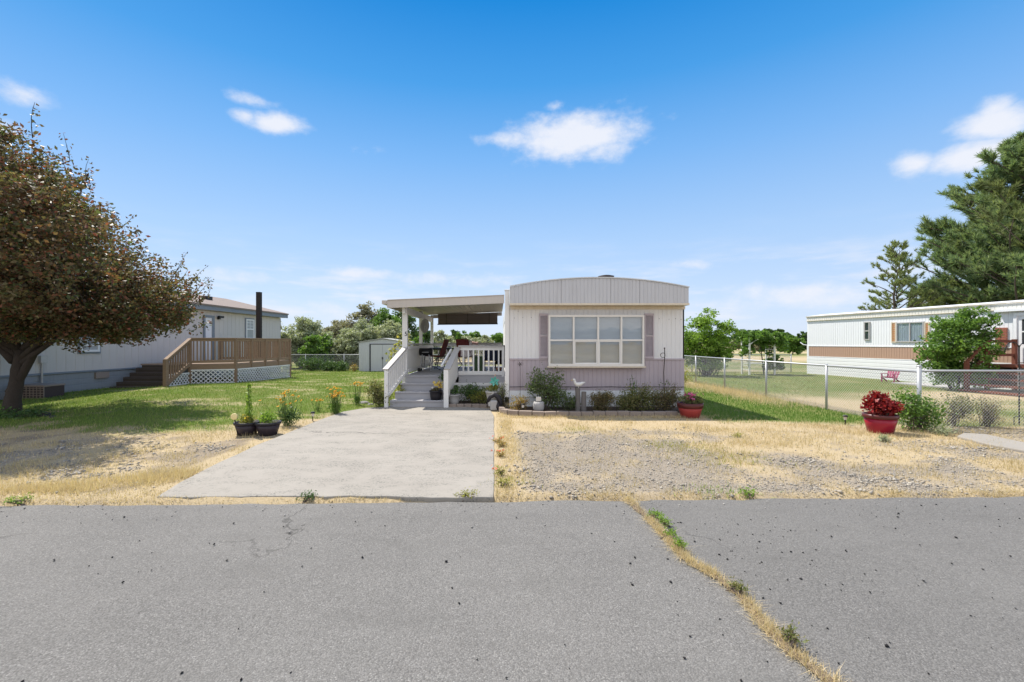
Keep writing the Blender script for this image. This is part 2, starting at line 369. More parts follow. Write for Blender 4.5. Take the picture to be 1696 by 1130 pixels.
M['pot_grey'] = surf('grey_pot', (.36, .35, .34), .15, 10, .7, .2); M['pot_white'] = surf('pale_pot', (.62, .58, .52), .12, 8, .6, .2)
M['planter'] = plain('dark_purple_planter', (.035, .026, .034), .45)
M['block'] = surf('edging_block', (.29, .235, .195), .35, 7, .9, .5, 45, bd=.01)
M['old_post'] = wood('weathered_post', (.22, .2, .185), (.11, .10, .095))
M['gull'] = surf('gull_paint', (.66, .65, .62), .1, 12, .6, .1)
M['rock'] = surf('rock', (.26, .25, .24), .35, 6, .9, .6, 25, bd=.02)
M['teal'] = plain('teal_glass', (.12, .48, .40), .15)
M['yellow_disc'] = plain('pale_yellow_disc', (.74, .62, .30), .5)
M['rust'] = plain('dark_iron', (.05, .04, .038), .6)
M['purple'] = plain('purple_figure', (.09, .05, .2), .4)
M['dish'] = plain('dish', (.33, .32, .3), .5)
M['blue_dark'] = plain('dark_blue_cloth', (.02, .025, .05), .8)
# foliage
M['plum'] = leaf('plum_leaf', [(.030, .024, .020), (.045, .050, .022), (.065, .040, .026), (.075, .080, .035), (.11, .055, .032), (.06, .075, .03), (.05, .07, .028), (.16, .05, .035), (.07, .06, .032), (.14, .11, .06)], .36, .45, .2, (.8, (.11, .055, .035)), 1.9)
M['olive'] = leaf('olive_leaf', [(.15, .17, .10), (.24, .26, .17), (.19, .22, .13), (.30, .31, .22), (.13, .15, .085)], .3, .5)
M['olive_b'] = leaf('olive_brown_leaf', [(.14, .13, .085), (.20, .185, .12), (.11, .115, .065), (.23, .215, .145)], .3, .5)
M['green'] = leaf('green_leaf', [(.05, .10, .022), (.09, .16, .03), (.06, .115, .028), (.14, .22, .045), (.04, .08, .02)], .4, .45)
M['lime'] = leaf('lime_leaf', [(.10, .17, .025), (.17, .26, .04), (.13, .2, .035), (.08, .13, .025)], .42, .45)
M['dark_green'] = leaf('dark_green_leaf', [(.03, .06, .02), (.06, .105, .03), (.04, .075, .025), (.08, .125, .04)], .3, .4)
M['rose'] = leaf('rose_leaf', [(.05, .08, .03), (.085, .12, .04), (.065, .09, .038), (.11, .13, .055)], .3, .4)
M['brown_green'] = leaf('brown_green_leaf', [(.09, .075, .035), (.13, .10, .05), (.07, .085, .03), (.17, .11, .06), (.1, .11, .04)], .35)
M['mixed_bush'] = leaf('mixed_bush_leaf', [(.07, .09, .03), (.11, .13, .04), (.16, .15, .06), (.08, .085, .035), (.2, .17, .08)], .38)
M['golden'] = leaf('golden_leaf', [(.26, .2, .05), (.36, .22, .06), (.18, .18, .05), (.42, .24, .08), (.3, .28, .09)], .4, k_=1.15)
M['yellow_green'] = leaf('yellow_green_leaf', [(.24, .25, .05), (.33, .31, .08), (.18, .21, .045), (.4, .34, .1)], .42, k_=1.15)
M['pine'] = leaf('pine_needle', [(.06, .10, .055), (.10, .14, .07), (.08, .12, .06), (.14, .17, .08), (.11, .145, .065)], .38, .5, .2, (.35, (.15, .145, .05)), 2.1)
M['pine_b'] = leaf('young_pine_needle', [(.095, .125, .05), (.14, .165, .065), (.085, .11, .045), (.175, .175, .075)], .35, .5, k_=1.9)
M['coleus'] = leaf('coleus_leaf', [(.20, .010, .014), (.32, .018, .02), (.11, .008, .014), (.26, .03, .03), (.40, .04, .035)], .3, .35, k_=.95)
M['grassm'] = leaf('lawn_blade', [(.115, .185, .035), (.16, .24, .05), (.135, .205, .04), (.21, .27, .07), (.26, .265, .095)], .35, .6, k_=1.12)
M['fresh'] = leaf('fresh_blade', [(.075, .16, .025), (.11, .2, .035), (.09, .18, .03), (.15, .22, .05)], .35, .6, k_=1.1)
M['straw_pale'] = leaf('pale_dry_blade', [(.56, .45, .28), (.66, .54, .36), (.48, .37, .21)], .3, .7, k_=1.0)
M['strawm'] = leaf('dry_blade', [(.46, .36, .20), (.56, .45, .27), (.36, .28, .16), (.63, .51, .32), (.42, .35, .23)], .3, .7, k_=1.0)
M['orange_petal'] = leaf('orange_petal', [(.80, .40, .015), (.84, .50, .03), (.76, .33, .015)], .35, k_=1)
M['flower_eye'] = plain('flower_eye', (.04, .02, .012), .9)
M['pink_petal'] = leaf('pink_petal', [(.55, .02, .20), (.62, .10, .32), (.40, .01, .14), (.70, .35, .5)], .35, k_=1.2)
M['yellow_petal'] = leaf('yellow_petal', [(.70, .45, .02), (.75, .55, .06), (.75, .65, .3)], .3, k_=1.05)
M['red_petal'] = leaf('red_petal', [(.55, .05, .02), (.65, .12, .04)], .3, k_=1.1)
M['white_petal'] = leaf('white_petal', [(.72, .7, .6), (.75, .72, .66)], .3, k_=1)
# ------------------------------------------------------------------ ground, road, driveway, grass, gravel
def road_edge(x): return 4.655 + 0.026 * np.asarray(x) + 0.05 * (fbm(np.asarray(x) * 1.3, np.asarray(x) * 0, 3) - .5)
def masks(x, y):
    """how much lawn, gravel and garden soil lies at a point"""
    n1 = fbm(x * .9, y * .9, 1); n2 = fbm(x * 2.6 + 9, y * 2.6, 2); n3 = fbm(x * .35, y * .35, 5)
    e = (n1 - .5) * 1.5 + (n2 - .5) * .9
    b = np.where(x > -5.0, 8.3 + np.clip(x + 5.0, 0, 2) * 1.1, 8.3)
    left = sst(-.55, .55, y - b + e) * (x < -2.2) * (y < 29)
    strip = sst(-.35, .35, y - 9.25 + .06 * (x - 5) + e * .4) * sst(4.2, 4.6, x) * (x < 7.85) * (1 - .85 * sst(.35, .65, n2 + sst(6.7, 7.5, x) * .55 - .28) * sst(12, 14, y)) * (y < 30)
    yard = (x >= 7.85) * (y > 8.7) * (y < 25.5) * np.clip(.74 + (n3 - .5) * 1.9 + .42 * np.exp(-((y - 20) / 4) ** 2) - .42 * np.exp(-((y - 13.2) / 1.9) ** 2), .1, .9)
    field = (y >= 25.5) * np.clip(.35 + .5 * np.sin(y * .22 + n3 * 1.2) + (n3 - .5), 0, .85)
    lawn = np.clip(left + strip + yard + field, 0, 1)
    lawn = lawn * (1 - .55 * sst(.52, .72, fbm(x * .8 + 3, y * 1.5, 8)) * (y < 29) * (x < 0))
    # gravel: parking patch to the right of the drive, verge to the left
    g1 = sst(.1, .5, x) * (1 - sst(8.0, 8.5, y + e * .5 + .28 * np.clip(x - 3.2, 0, 9) * (1))) 
    g1 = g1 * sst(.33, .66, n1 * .5 + n2 * .5 + .085 - .028 * np.clip(x - 2, 0, 5) - .10 * np.exp(-((x - 2.9) ** 2 + (y - 7.0) ** 2) / .6) - .2 * np.exp(-((y - 4.75) / .16) ** 2) + .05 * (x < 3))
    g3 = sst(.44, .68, n1 * .5 + n2 * .5) * (x > 4.2) * (y < 7.6) * .8
    g4 = (x > 7.9) * (y < 8.6) * (y > 7.2) * .7
    g2 = (x < -4.1) * sst(.44, .68, n1 * .5 + n2 * .5 + .05 * np.exp(-((y - 6.2) / .7) ** 2)) * (1 - sst(7.3, 8.0, y)) * sst(4.9, 5.4, y) * .8
    gravel = np.clip(np.maximum.reduce([g1, g3, g4, g2]), 0, 1) * (y < 9)
    lawn = lawn * (1 - gravel)
    bare = sst(.45, .72, fbm(x * 1.7 + 20, y * 1.7, 14)) * ((x < -4) * (y < 8.6) * .85 + (x > .2) * (y < 8.3) * .5) + np.exp(-(((x + 10.5) / 1.6) ** 2 + ((y - 9.8) / .9) ** 2)) * .9
    return lawn, gravel, np.clip(bare, 0, 1)
def hgt(x, y):
    h = .012 * (fbm(x * 1.2, y * 1.2, 21) - .5) + .05 * (fbm(x * .25, y * .25, 22) - .5)
    h = h + .13 * np.exp(-(((x + 8.5) / 4) ** 2 + ((y - 14.5) / 4.0) ** 2))
    h = h - .14 * sst(19, 30, y) * (x < 2)
    road = sst(.12, -.02, y - (4.655 + .026 * x))
    h = h * (1 - road) + (-.07) * road
    far = np.clip((y - 60) / 300, 0, 1); h = h * (1 - far)
    return h + .012 * (y > 4.5)
def grid_axis(parts):
    out = []
    for a, b, d in parts: out += list(np.arange(a, b - 1e-6, d))
    return np.array(out)
gx = np.concatenate([-np.geomspace(3000, 16, 34), grid_axis([(-15, 10, .11), (10, 24, .4)]), np.geomspace(24, 3000, 32)])
gy = np.concatenate([-np.geomspace(900, 12, 14), grid_axis([(-9, 4.4, 1.0), (4.4, 10.5, .075), (10.5, 17, .13), (17, 32, .3)]), np.geomspace(32, 4500, 42)])
def build_ground():
    X, Y = np.meshgrid(gx, gy); nx, ny = len(gx), len(gy); x = X.ravel(); y = Y.ravel()
    V = np.stack([x, y, hgt(x, y)], 1)
    i = np.arange(nx - 1)[None, :] + nx * np.arange(ny - 1)[:, None]; i = i.ravel()
    Fc = np.stack([i, i + 1, i + nx + 1, i + nx], 1)
    lawn, grav, bare = masks(x, y)
    t = NT('ground'); a = t.attr('cover'); se = t.n.new('ShaderNodeSeparateColor'); t.l.new(a.outputs['Color'], se.inputs[0])
    fine = t.noise(28, 6, .75); mid = t.noise(3.2, 5, .65); 
    fib = t.noise(9, 6, .75, t.map((4, 9, 4)), 1.5)
    straw = t.ramp(fib, [(.25, (.28, .215, .13)), (.5, (.44, .35, .215)), (.78, (.55, .445, .29))])
    straw = t.mix(t.math('MULTIPLY', mid, .35), straw, (.36, .29, .19))
    cells = t.vor(85, out='Color'); cs = t.n.new('ShaderNodeSeparateColor'); t.l.new(cells, cs.inputs[0])
    stone = t.ramp(cs.outputs[0], [(0, (.17, .155, .13)), (.45, (.29, .265, .225)), (.8, (.38, .35, .30)), (1, (.50, .46, .40))])
    stone = t.mix(t.ramp(t.vor(85, out='Distance'), [(.0, (0, 0, 0)), (.75, (1, 1, 1))]), stone, (.24, .2, .155))
    tone = t.noise(.9, 4, .6)
    turf = t.ramp(t.noise(14, 6, .7, t.map((1.5, 3, 1))), [(.3, (.075, .12, .024)), (.55, (.13, .18, .038)), (.8, (.19, .22, .06))])
    turf = t.mix(t.ramp(tone, [(.4, (0, 0, 0)), (.68, (.7, .7, .7))]), turf, (.23, .21, .085))
    def edge(m, k): return t.ramp(t.math('ADD', m, t.math('MULTIPLY', t.math('SUBTRACT', fine, .5), k)), [(.22, (0, 0, 0)), (.95, (1, 1, 1))])
    soil = t.ramp(mid, [(.3, (.16, .13, .10)), (.7, (.29, .24, .185))])
    c = t.mix(edge(se.outputs[2], .8), straw, soil); c = t.mix(edge(se.outputs[1], 1.6), c, stone)
    c = t.mix(t.ramp(t.math('ADD', se.outputs[0], t.math('MULTIPLY', t.math('SUBTRACT', fine, .5), .5)), [(.1, (0, 0, 0)), (.85, (1, 1, 1))]), c, turf)
    t.base(c); t.rough(.95); t.b.inputs['Specular IOR Level'].default_value = .08
    hh = t.mix(se.outputs[1], fib, t.math('SUBTRACT', 1.0, t.vor(55, out='Distance'))); t.bump(hh, .55, .02)
    # split by what covers the ground, one sheet in shape
    ctr = V[Fc].mean(1); l2, g2, _ = masks(ctr[:, 0], ctr[:, 1])
    left = (ctr[:, 1] < 29) & (ctr[:, 1] > 4.5)
    reg = np.where((l2 > .5) & left & (ctr[:, 0] < 7.85) & (ctr[:, 0] > -30), 1, np.where((g2 > .5) & left, 2, np.where((ctr[:, 0] >= 7.85) & (ctr[:, 0] < 40) & (ctr[:, 1] > 8.7) & (ctr[:, 1] < 25.5), 3, np.where(ctr[:, 1] > 25.5, 4, 0))))
    for k, nm in enumerate(['ground', 'lawn', 'gravel_ground', 'neighbour_lawn', 'field']):
        sel = Fc[reg == k]; u, inv = np.unique(sel, return_inverse=True); inv = inv.reshape(sel.shape)
        o = fm(nm, V[u], inv, t.m, smooth=True); tag(o, kind='structure')
        at = o.data.color_attributes.new('cover', 'FLOAT_COLOR', 'POINT')
        at.data.foreach_set('color', np.stack([lawn[u], grav[u], bare[u], np.ones(len(u))], 1).astype(np.float32).ravel())
build_ground()

CRACK = [(1040, 829), (1060, 848), (1085, 872), (1108, 898), (1130, 922), (1146, 936), (1180, 953), (1224, 987), (1245, 1010), (1268, 1040), (1310, 1082), (1345, 1108), (1380, 1136), (1500, 1250)]
CR = np.array([gp(*p) for p in CRACK])
def build_road():
    xs = np.unique(np.concatenate([-np.geomspace(400, 12, 20), np.arange(-12, 12, .1), np.geomspace(12, 400, 20)]))
    ys = np.concatenate([np.linspace(-6.5, 0, 12), np.linspace(.3, 4.2, 40)]); x0 = xs
    V = []
    for y in ys: V.append(np.stack([xs, np.full_like(xs, y) + .026 * xs * float(sst(1.5, 4.2, np.array(y))), .012 * (fbm(xs * .5, xs * 0 + y * .5, 31) - .5)], 1))
    e = road_edge(xs) + .05 * (vnoise(xs * 6, xs * 0, 9) - .5)
    V.append(np.stack([xs, e - .05, xs * 0 + .002], 1)); V.append(np.stack([xs, e, xs * 0 - .012], 1)); V.append(np.stack([xs, e + .01, xs * 0 - .075], 1))
    n = len(xs); r = len(V); i = (np.arange(n - 1)[None] + n * np.arange(r - 1)[:, None]).ravel()
    t = NT('asphalt')
    v1 = t.vor(125); s1 = t.n.new('ShaderNodeSeparateColor'); t.l.new(v1, s1.inputs[0]); v2 = t.vor(42); s2 = t.n.new('ShaderNodeSeparateColor'); t.l.new(v2, s2.inputs[0])
    c = t.ramp(s1.outputs[0], [(0, (.12, .115, .107)), (.35, (.175, .168, .157)), (.75, (.215, .206, .193)), (.93, (.245, .236, .221)), (1, (.31, .298, .278))])
    d1 = t.vor(125, out='Distance'); c = t.mix(t.ramp(d1, [(.35, (0, 0, 0)), (.9, (.8, .8, .8))]), c, (.085, .081, .075))
    c = t.mix(t.ramp(t.noise(16, 6, .75), [(.35, (0, 0, 0)), (.75, (.45, .45, .45))]), c, (.13, .125, .116))
    c = t.mix(t.ramp(t.noise(.55, 5, .65), [(.35, (0, 0, 0)), (.7, (.55, .55, .55))]), c, t.mix(.5, c, (.25, .24, .222)))
    c = t.mix(t.ramp(t.noise(1.7, 6, .7, t.map((.5, 1.5, 1))), [(.52, (0, 0, 0)), (.72, (.5, .5, .5))]), c, (.125, .12, .111))
    # hairline cracks
    wv = t.n.new('ShaderNodeVectorMath'); wv.operation = 'ADD'; wn = t.n.new('ShaderNodeTexNoise'); wn.inputs['Scale'].default_value = 3.0; wn.inputs['Detail'].default_value = 6; t.l.new(t.tc.outputs['Object'], wn.inputs['Vector'])
    wsc = t.n.new('ShaderNodeVectorMath'); wsc.operation = 'SCALE'; wsc.inputs[3].default_value = .5; t.l.new(wn.outputs['Color'], wsc.inputs[0]); t.l.new(t.tc.outputs['Object'], wv.inputs[0]); t.l.new(wsc.outputs[0], wv.inputs[1])
    ck = t.vor(.42, wv.outputs[0], 'Distance', 'DISTANCE_TO_EDGE')
    cm = t.math('MULTIPLY', t.math('LESS_THAN', ck, .0035), t.ramp(t.noise(.6, 2, .5), [(.5, (0, 0, 0)), (.6, (1, 1, 1))])); c = t.mix(t.math('MULTIPLY', cm, .55), c, (.05, .047, .043))
    c = t.mix(t.math('MULTIPLY', t.attr('resurfaced').outputs['Fac'], .16), c, (.08, .078, .075))
    rub = t.ramp(t.noise(.8, 4, .6, t.map((.12, 1.4, 1))), [(.5, (0, 0, 0)), (.7, (1, 1, 1))]); c = t.mix(t.math('MULTIPLY', rub, .22), c, (.11, .106, .1))
    t.base(c); t.rough(.88); t.b.inputs['Specular IOR Level'].default_value = .2
    b1 = t.bump(t.math('SUBTRACT', 1.0, d1), .55, .006); t.bump(t.noise(24, 5, .7), .55, .012, b1)
    o = fm('road', np.concatenate(V), np.stack([i, i + 1, i + n + 1, i + n], 1), t.m, smooth=True); tag(o, kind='structure')
    VV = np.concatenate(V); at = o.data.attributes.new('resurfaced', 'FLOAT', 'POINT'); at.data.foreach_set('value', (VV[:, 0] > np.interp(VV[:, 1], CR[::-1, 1], CR[::-1, 0])).astype(np.float32))
    # a crack across it, filled with soil and dead grass
    P = []
    for k in range(len(CR) - 1):
        for q in np.linspace(0, 1, 9)[:-1]: P.append(CR[k] * (1 - q) + CR[k + 1] * q)
    P = np.array(P); d = np.gradient(P, axis=0); d /= np.linalg.norm(d, axis=1)[:, None]; nn = np.stack([-d[:, 1], d[:, 0]], 1)
    w = .006 + .04 * fbm(P[:, 0] * 5, P[:, 1] * 5, 4) ; L_ = P + nn * w[:, None]; R_ = P - nn * (w * 1.1)[:, None]
    hm = .0125
    V = np.concatenate([np.c_[L_, np.full(len(P), hm)], np.c_[P, np.full(len(P), hm + .006)], np.c_[R_, np.full(len(P), hm)]]); m_ = len(P); i = np.arange(m_ - 1)
    o = fm('road_crack', V, np.concatenate([np.stack([i, i + 1, i + m_ + 1, i + m_], 1), np.stack([i + m_, i + m_ + 1, i + 2 * m_ + 1, i + 2 * m_], 1)]), surf('crack_soil', (.15, .11, .075), .4, 14, .95, .8, 50), smooth=True); tag(o, kind='structure')
    return P, w
CRP, CRW = build_road()

def build_drive():
    t = NT('concrete'); n = t.noise(.9, 6, .65); f = t.noise(34, 5, .7); 
    c = t.ramp(n, [(.3, (.26, .238, .205)), (.55, (.315, .29, .252)), (.75, (.35, .322, .28))])
    c = t.mix(.4, c, t.mix(f, (.21, .19, .163), (.385, .355, .31)))
    st = t.ramp(t.noise(2.4, 7, .72, t.map((.8, 1.4, 1)), .8), [(.44, (0, 0, 0)), (.62, (1, 1, 1))]); sp = t.ramp(t.noise(55, 3, .7), [(.53, (0, 0, 0)), (.58, (1, 1, 1))])
    c = t.mix(t.math('MULTIPLY', st, t.math('MULTIPLY', sp, .9)), c, (.10, .10, .09))
    c = t.mix(t.math('MULTIPLY', st, .13), c, (.2, .19, .16))
    wob = t.noise(1.1, 5, .65); ps = t.n.new('ShaderNodeSeparateXYZ'); t.l.new(t.tc.outputs['Object'], ps.inputs[0])
    ln = t.math('ABSOLUTE', t.math('SUBTRACT', t.math('ADD', ps.outputs[1], t.math('MULTIPLY', t.math('SUBTRACT', wob, .5), .9)), 8.05))
    ck = t.math('LESS_THAN', ln, .012); c = t.mix(t.math('MULTIPLY', ck, .75), c, (.10, .09, .08))
    t.base(c); t.rough(.9); t.bump(f, .35, .006); M['concrete'] = t.m
    pl = [(-3.50, 4.70), (-.045, 4.69), (-.06, 7.2), (-.09, 9.9), (-.20, 11.0), (-.75, 11.24), (-2.75, 11.28), (-3.2, 11.1), (-3.55, 10.5), (-3.66, 9.2), (-3.68, 8.2), (-3.72, 7.1), (-3.66, 5.8), (-3.58, 5.1)]
    P = []
    for i in range(len(pl)):
        a = np.array(pl[i]); b = np.array(pl[(i + 1) % len(pl)]); n_ = max(1, int(np.linalg.norm(b - a) / .12))
        for k in range(n_): P.append(a + (b - a) * k / n_)
    P = np.array(P); j = .03 * (fbm(P[:, 0] * 4, P[:, 1] * 4, 17)[:, None] - .5); P = P + j; P[:, 1] += np.where(P[:, 1] < 4.8, .09 * (fbm(P[:, 0] * 2.2, P[:, 0] * 0 + 3, 19) - .5) + .03 * (vnoise(P[:, 0] * 9, P[:, 0] * 0, 6) - .5), 0)
    mb = MB().prism([tuple(p) for p in P], -.06, .028); o = mb.build('driveway', t.m, bevel=.012); tag(o, kind='structure')
    # a bit of curb-like slab at the right edge of the picture
    mb = MB(); mb.prism([(6.2 + .15, 7.75), (7.5, 6.95), (9.6, 6.3), (9.6, 6.75), (7.7, 7.35), (6.6, 8.02)][0:0] or [gp(1585, 727), gp(1640, 742), gp(1720, 756), gp(1760, 752), gp(1690, 737), gp(1632, 724), gp(1595, 722)], -.05, .055)
    o = mb.build('concrete_curb', surf('curb_concrete', (.30, .275, .24), .2, 4, .9, .4, 30), bevel=.02); tag(o, kind='structure')
build_drive()

def blades(P, hgt_, wid, lean=.35):
    n = len(P); hgt_ = np.broadcast_to(hgt_, (n,)); wid = np.broadcast_to(wid, (n,))
    a = rng.uniform(0, 2 * np.pi, n); s = np.stack([np.cos(a), np.sin(a), 0 * a], 1) * (wid / 2)[:, None]
    b = rng.uniform(0, 2 * np.pi, n); le = np.abs(rng.normal(0, lean, n)); tip = P + np.stack([np.cos(b) * le * hgt_, np.sin(b) * le * hgt_, hgt_ * np.sqrt(np.clip(1 - le ** 2, .08, 1))], 1)
    V = np.stack([P - s, P + s, tip], 1).reshape(-1, 3); return V, np.arange(3 * n).reshape(-1, 3)
def scatter(n, x0, x1, y0, y1, pw=1.6):
    """points denser near the camera"""
    u = rng.random(n); y = (y0 ** (1 - pw) + u * (y1 ** (1 - pw) - y0 ** (1 - pw))) ** (1 / (1 - pw)); x = rng.uniform(x0, x1, n); return x, y
def in_drive(x, y): return (x > np.interp(y, [4.7, 5.1, 5.8, 7.1, 8.2, 9.2, 10.5, 11.1], [-3.47, -3.58, -3.66, -3.72, -3.68, -3.66, -3.55, -3.2])) & (x < -.03) & (y > 4.71) & (y < 11.25)
def in_house(x, y): return ((x > .1) & (x < 4.55) & (y > 10.1)) | ((x > -2.8) & (x < .3) & (y > 11.0))
def build_cover():
    # lawn
    x, y = scatter(230000, -15, 8, 8, 29, 1.5); l, g, b = masks(x, y); k = (rng.random(len(x)) < l ** 1.3) & ~in_drive(x, y) & ~in_house(x, y) & (x > -.83 * y - 3) & (x > -13.8 + .06 * (y - 13))
    k &= ~((x < -9.7) & (x > -14) & (y > 17.1) & (y < 21.3))
    x, y = x[k], y[k]; z = hgt(x, y); P = np.stack([x, y, z - .005], 1)
    V, Fc = blades(P, rng.uniform(.025, .075, len(x)), .006 + .0006 * y, .45); sel = x > 3.9; Fs = Fc[sel]; o = fm('lawn_grass', V[Fs.ravel()], np.arange(Fs.size).reshape(-1, 3), M['fresh']); tag(o, 'fresh green grass strip beside the mobile home', 'grass', kind='stuff')
    Fs = Fc[~sel]; o = fm('lawn_grass', V[Fs.ravel()], np.arange(Fs.size).reshape(-1, 3), M['grassm']); tag(o, 'short green lawn grass left of the porch', 'grass', kind='stuff')
    x, y = scatter(60000, 7.9, 24, 8.7, 25, 1.5); l, g, b = masks(x, y); k = (rng.random(len(x)) < l) & (x < 1.05 * y + 2) & (x < 15.9 + (24 - y) * .13)
    x, y = x[k], y[k]; P = np.stack([x, y, hgt(x, y) - .005], 1)
    V, Fc = blades(P, rng.uniform(.02, .06, len(x)), .006 + .0006 * y, .45); o = fm('neighbour_grass', V, Fc, leaf('olive_blade', [(.16, .19, .05), (.24, .24, .08), (.28, .24, .11)], .3, k_=1)); tag(o, 'olive green grass of the yard behind the chain link fence', 'grass', kind='stuff')
    # dry grass
    xs, ys = [], []
    x, y = scatter(210000, -11, 10.5, 4.72, 10.5, 1.6); l, g, b = masks(x, y); tuft = fbm(x * 3.1, y * 3.1, 40)
    k = (rng.random(len(x)) < (1 - l) * (1 - g * (.55 + .42 * sst(.40, .6, fbm(x * 1.9 + 7, y * 1.9, 61)))) * (.22 + .9 * sst(.36, .66, tuft))) & ~in_drive(x, y) & ~in_house(x, y) & (x > -.83 * y - 2.7)
    x, y = x[k], y[k]; tuft = tuft[k]; P = np.stack([x, y, hgt(x, y) - .004], 1)
    V, Fc = blades(P, rng.uniform(.02, .07, len(x)) * (1 + .7 * sst(.55, .75, tuft)), .004 + .0004 * y, 1.0)
    o = fm('dry_grass', V, Fc, M['strawm']); tag(o, 'dry straw coloured grass on the verge beside the road', 'dry grass', kind='stuff')
    # dead grass tussocks: drive corner, road edge, fence line, flower-bed edge
    Ps = []; hs = []
    def patch(cx, cy, rx, ry, n, h):
        q = rng.normal(0, 1, (n, 2)) * [rx, ry] + [cx, cy]; q = q[~in_drive(q[:, 0], q[:, 1]) & (q[:, 1] > 4.60 + .026 * q[:, 0])]; Ps.append(np.c_[q, hgt(q[:, 0], q[:, 1])]); hs.append(rng.uniform(.4, 1, len(q)) * h)
    for i in range(22): q = RR.random(); patch(-5.2 + 1.75 * q + RR.gauss(0, .1), 4.85 + .75 * q + RR.gauss(0, .1), .2, .1, 230, .12)
    for i in range(60): xx = RR.uniform(-6, 7.5); patch(xx, 4.73 + .026 * xx, .22, .05, 110, .045)
    for i in range(40): yy = RR.uniform(4.9, 10.4); patch(.12 + RR.uniform(-.08, .12), yy, .07, .2, 55, .075)
    for i in range(46): patch(7.4 + RR.uniform(-.6, .35), RR.uniform(11.5, 20), .2, .4, 130, .24)
    for i in range(30): patch(RR.uniform(.3, 4.6), 9.75 + RR.uniform(-.1, .1), .2, .07, 80, .08)
    for i in range(60): patch(RR.uniform(3.4, 8.6), RR.uniform(7.0, 8.9), .22, .14, 90, .09)
    P = np.concatenate(Ps); hh = np.concatenate(hs); V, Fc = blades(P, hh, .005 + .0003 * P[:, 1], .85); o = fm('dry_tussocks', V, Fc, M['straw_pale'])
    tag(o, 'taller dead grass tufts along the drive and the fence', 'dry grass', kind='stuff')
    # dead grass in the road crack
    pw = (.15 + sst(.35, .7, fbm(CRP[:, 0] * 3, CRP[:, 1] * 3, 50))) * CRW; i = rng.choice(len(CRP), 6200, p=pw / pw.sum()); q = CRP[i] + rng.normal(0, 1, (6200, 2)) * (CRW[i] * .62)[:, None]; q += rng.uniform(-.03, .03, q.shape); P = np.c_[q, np.full(len(q), .01)]
    V, Fc = blades(P, rng.uniform(.012, .075, len(P)), .004, 1.1); o = fm('crack_grass', V, Fc, M['straw_pale']); tag(o, 'dead grass growing in the long crack across the road', 'dry grass', kind='stuff')
    # gravel stones
    x, y = scatter(190000, -10.5, 10.5, 4.72, 8.7, 1.4); l, g, b = masks(x, y); k = (rng.random(len(x)) < np.clip(g * (.34 + .6 * sst(.38, .62, fbm(x * 1.9 + 7, y * 1.9, 61))) + .02, 0, 1)) & ~in_drive(x, y) & (y > 4.72 + .026 * x)
    stones('gravel', x[k], y[k], hgt(x[k], y[k]), (rng.gamma(1.9, .0038, k.sum()) * (.8 + .9 * sst(.5, .75, fbm(x[k] * 1.3, y[k] * 1.3, 77)))).clip(.0025, .03), [(.17, .155, .135), (.28, .255, .22), (.37, .335, .285), (.22, .205, .185), (.47, .43, .36), (.32, .275, .215)], 'loose grey gravel on the parking patch and verge', 'gravel')
    x = rng.uniform(-9, 9, 1300); y = rng.uniform(1.8, 4.6, 1300); kk = (x > 1) | (rng.random(1300) < .35); x, y = x[kk], y[kk]; x = np.r_[x, rng.normal(1.9, .45, 90)]; y = np.r_[y, rng.normal(3.6, .3, 90)]
    stones('road_pebbles', x, y, x * 0 + .004, rng.gamma(2.2, .0027, len(x)).clip(.003, .014), [(.015, .015, .016), (.02, .02, .02), (.03, .028, .028)], 'small black pebbles scattered on the grey road', 'pebbles')
    x = rng.uniform(-8, 8, 500); y = 4.62 + .026 * x - np.abs(rng.normal(0, .25, 500))
    stones('road_grit', x, y, x * 0 + .003, rng.gamma(2.2, .0025, 500).clip(.0025, .014), [(.3, .28, .26), (.2, .19, .18), (.42, .4, .37)], 'pale grit along the road edge', 'grit')
def stones(name, x, y, z, r, cols, label, cat):
    n = len(x); base = np.array([(1, 0, 0), (-1, 0, 0), (0, 1, 0), (0, -1, 0), (0, 0, 1), (0, 0, -1)], float); fc = np.array([(0, 2, 4), (2, 1, 4), (1, 3, 4), (3, 0, 4), (2, 0, 5), (1, 2, 5), (3, 1, 5), (0, 3, 5)])
    a = rng.uniform(0, 6.28, n); S = rng.uniform(.6, 1.25, (n, 6, 1)) * r[:, None, None]; B = base[None] * S * np.array([1, .8, .62]); B = B + rng.normal(0, .12, B.shape) * r[:, None, None]
    c, s = np.cos(a)[:, None], np.sin(a)[:, None]; V = np.stack([B[..., 0] * c - B[..., 1] * s + x[:, None], B[..., 0] * s + B[..., 1] * c + y[:, None], B[..., 2] + (z + r * .3)[:, None]], -1)
    Fc = fc[None] + 6 * np.arange(n)[:, None, None]
    t = NT(name); isl = t.n.new('ShaderNodeNewGeometry').outputs['Random Per Island']; t.base(t.ramp(isl, [(i / (len(cols) - 1), q) for i, q in enumerate(cols)])); t.rough(.9)
    o = fm(name, V.reshape(-1, 3), Fc.reshape(-1, 3), t.m); tag(o, label, cat, kind='stuff')
build_cover()
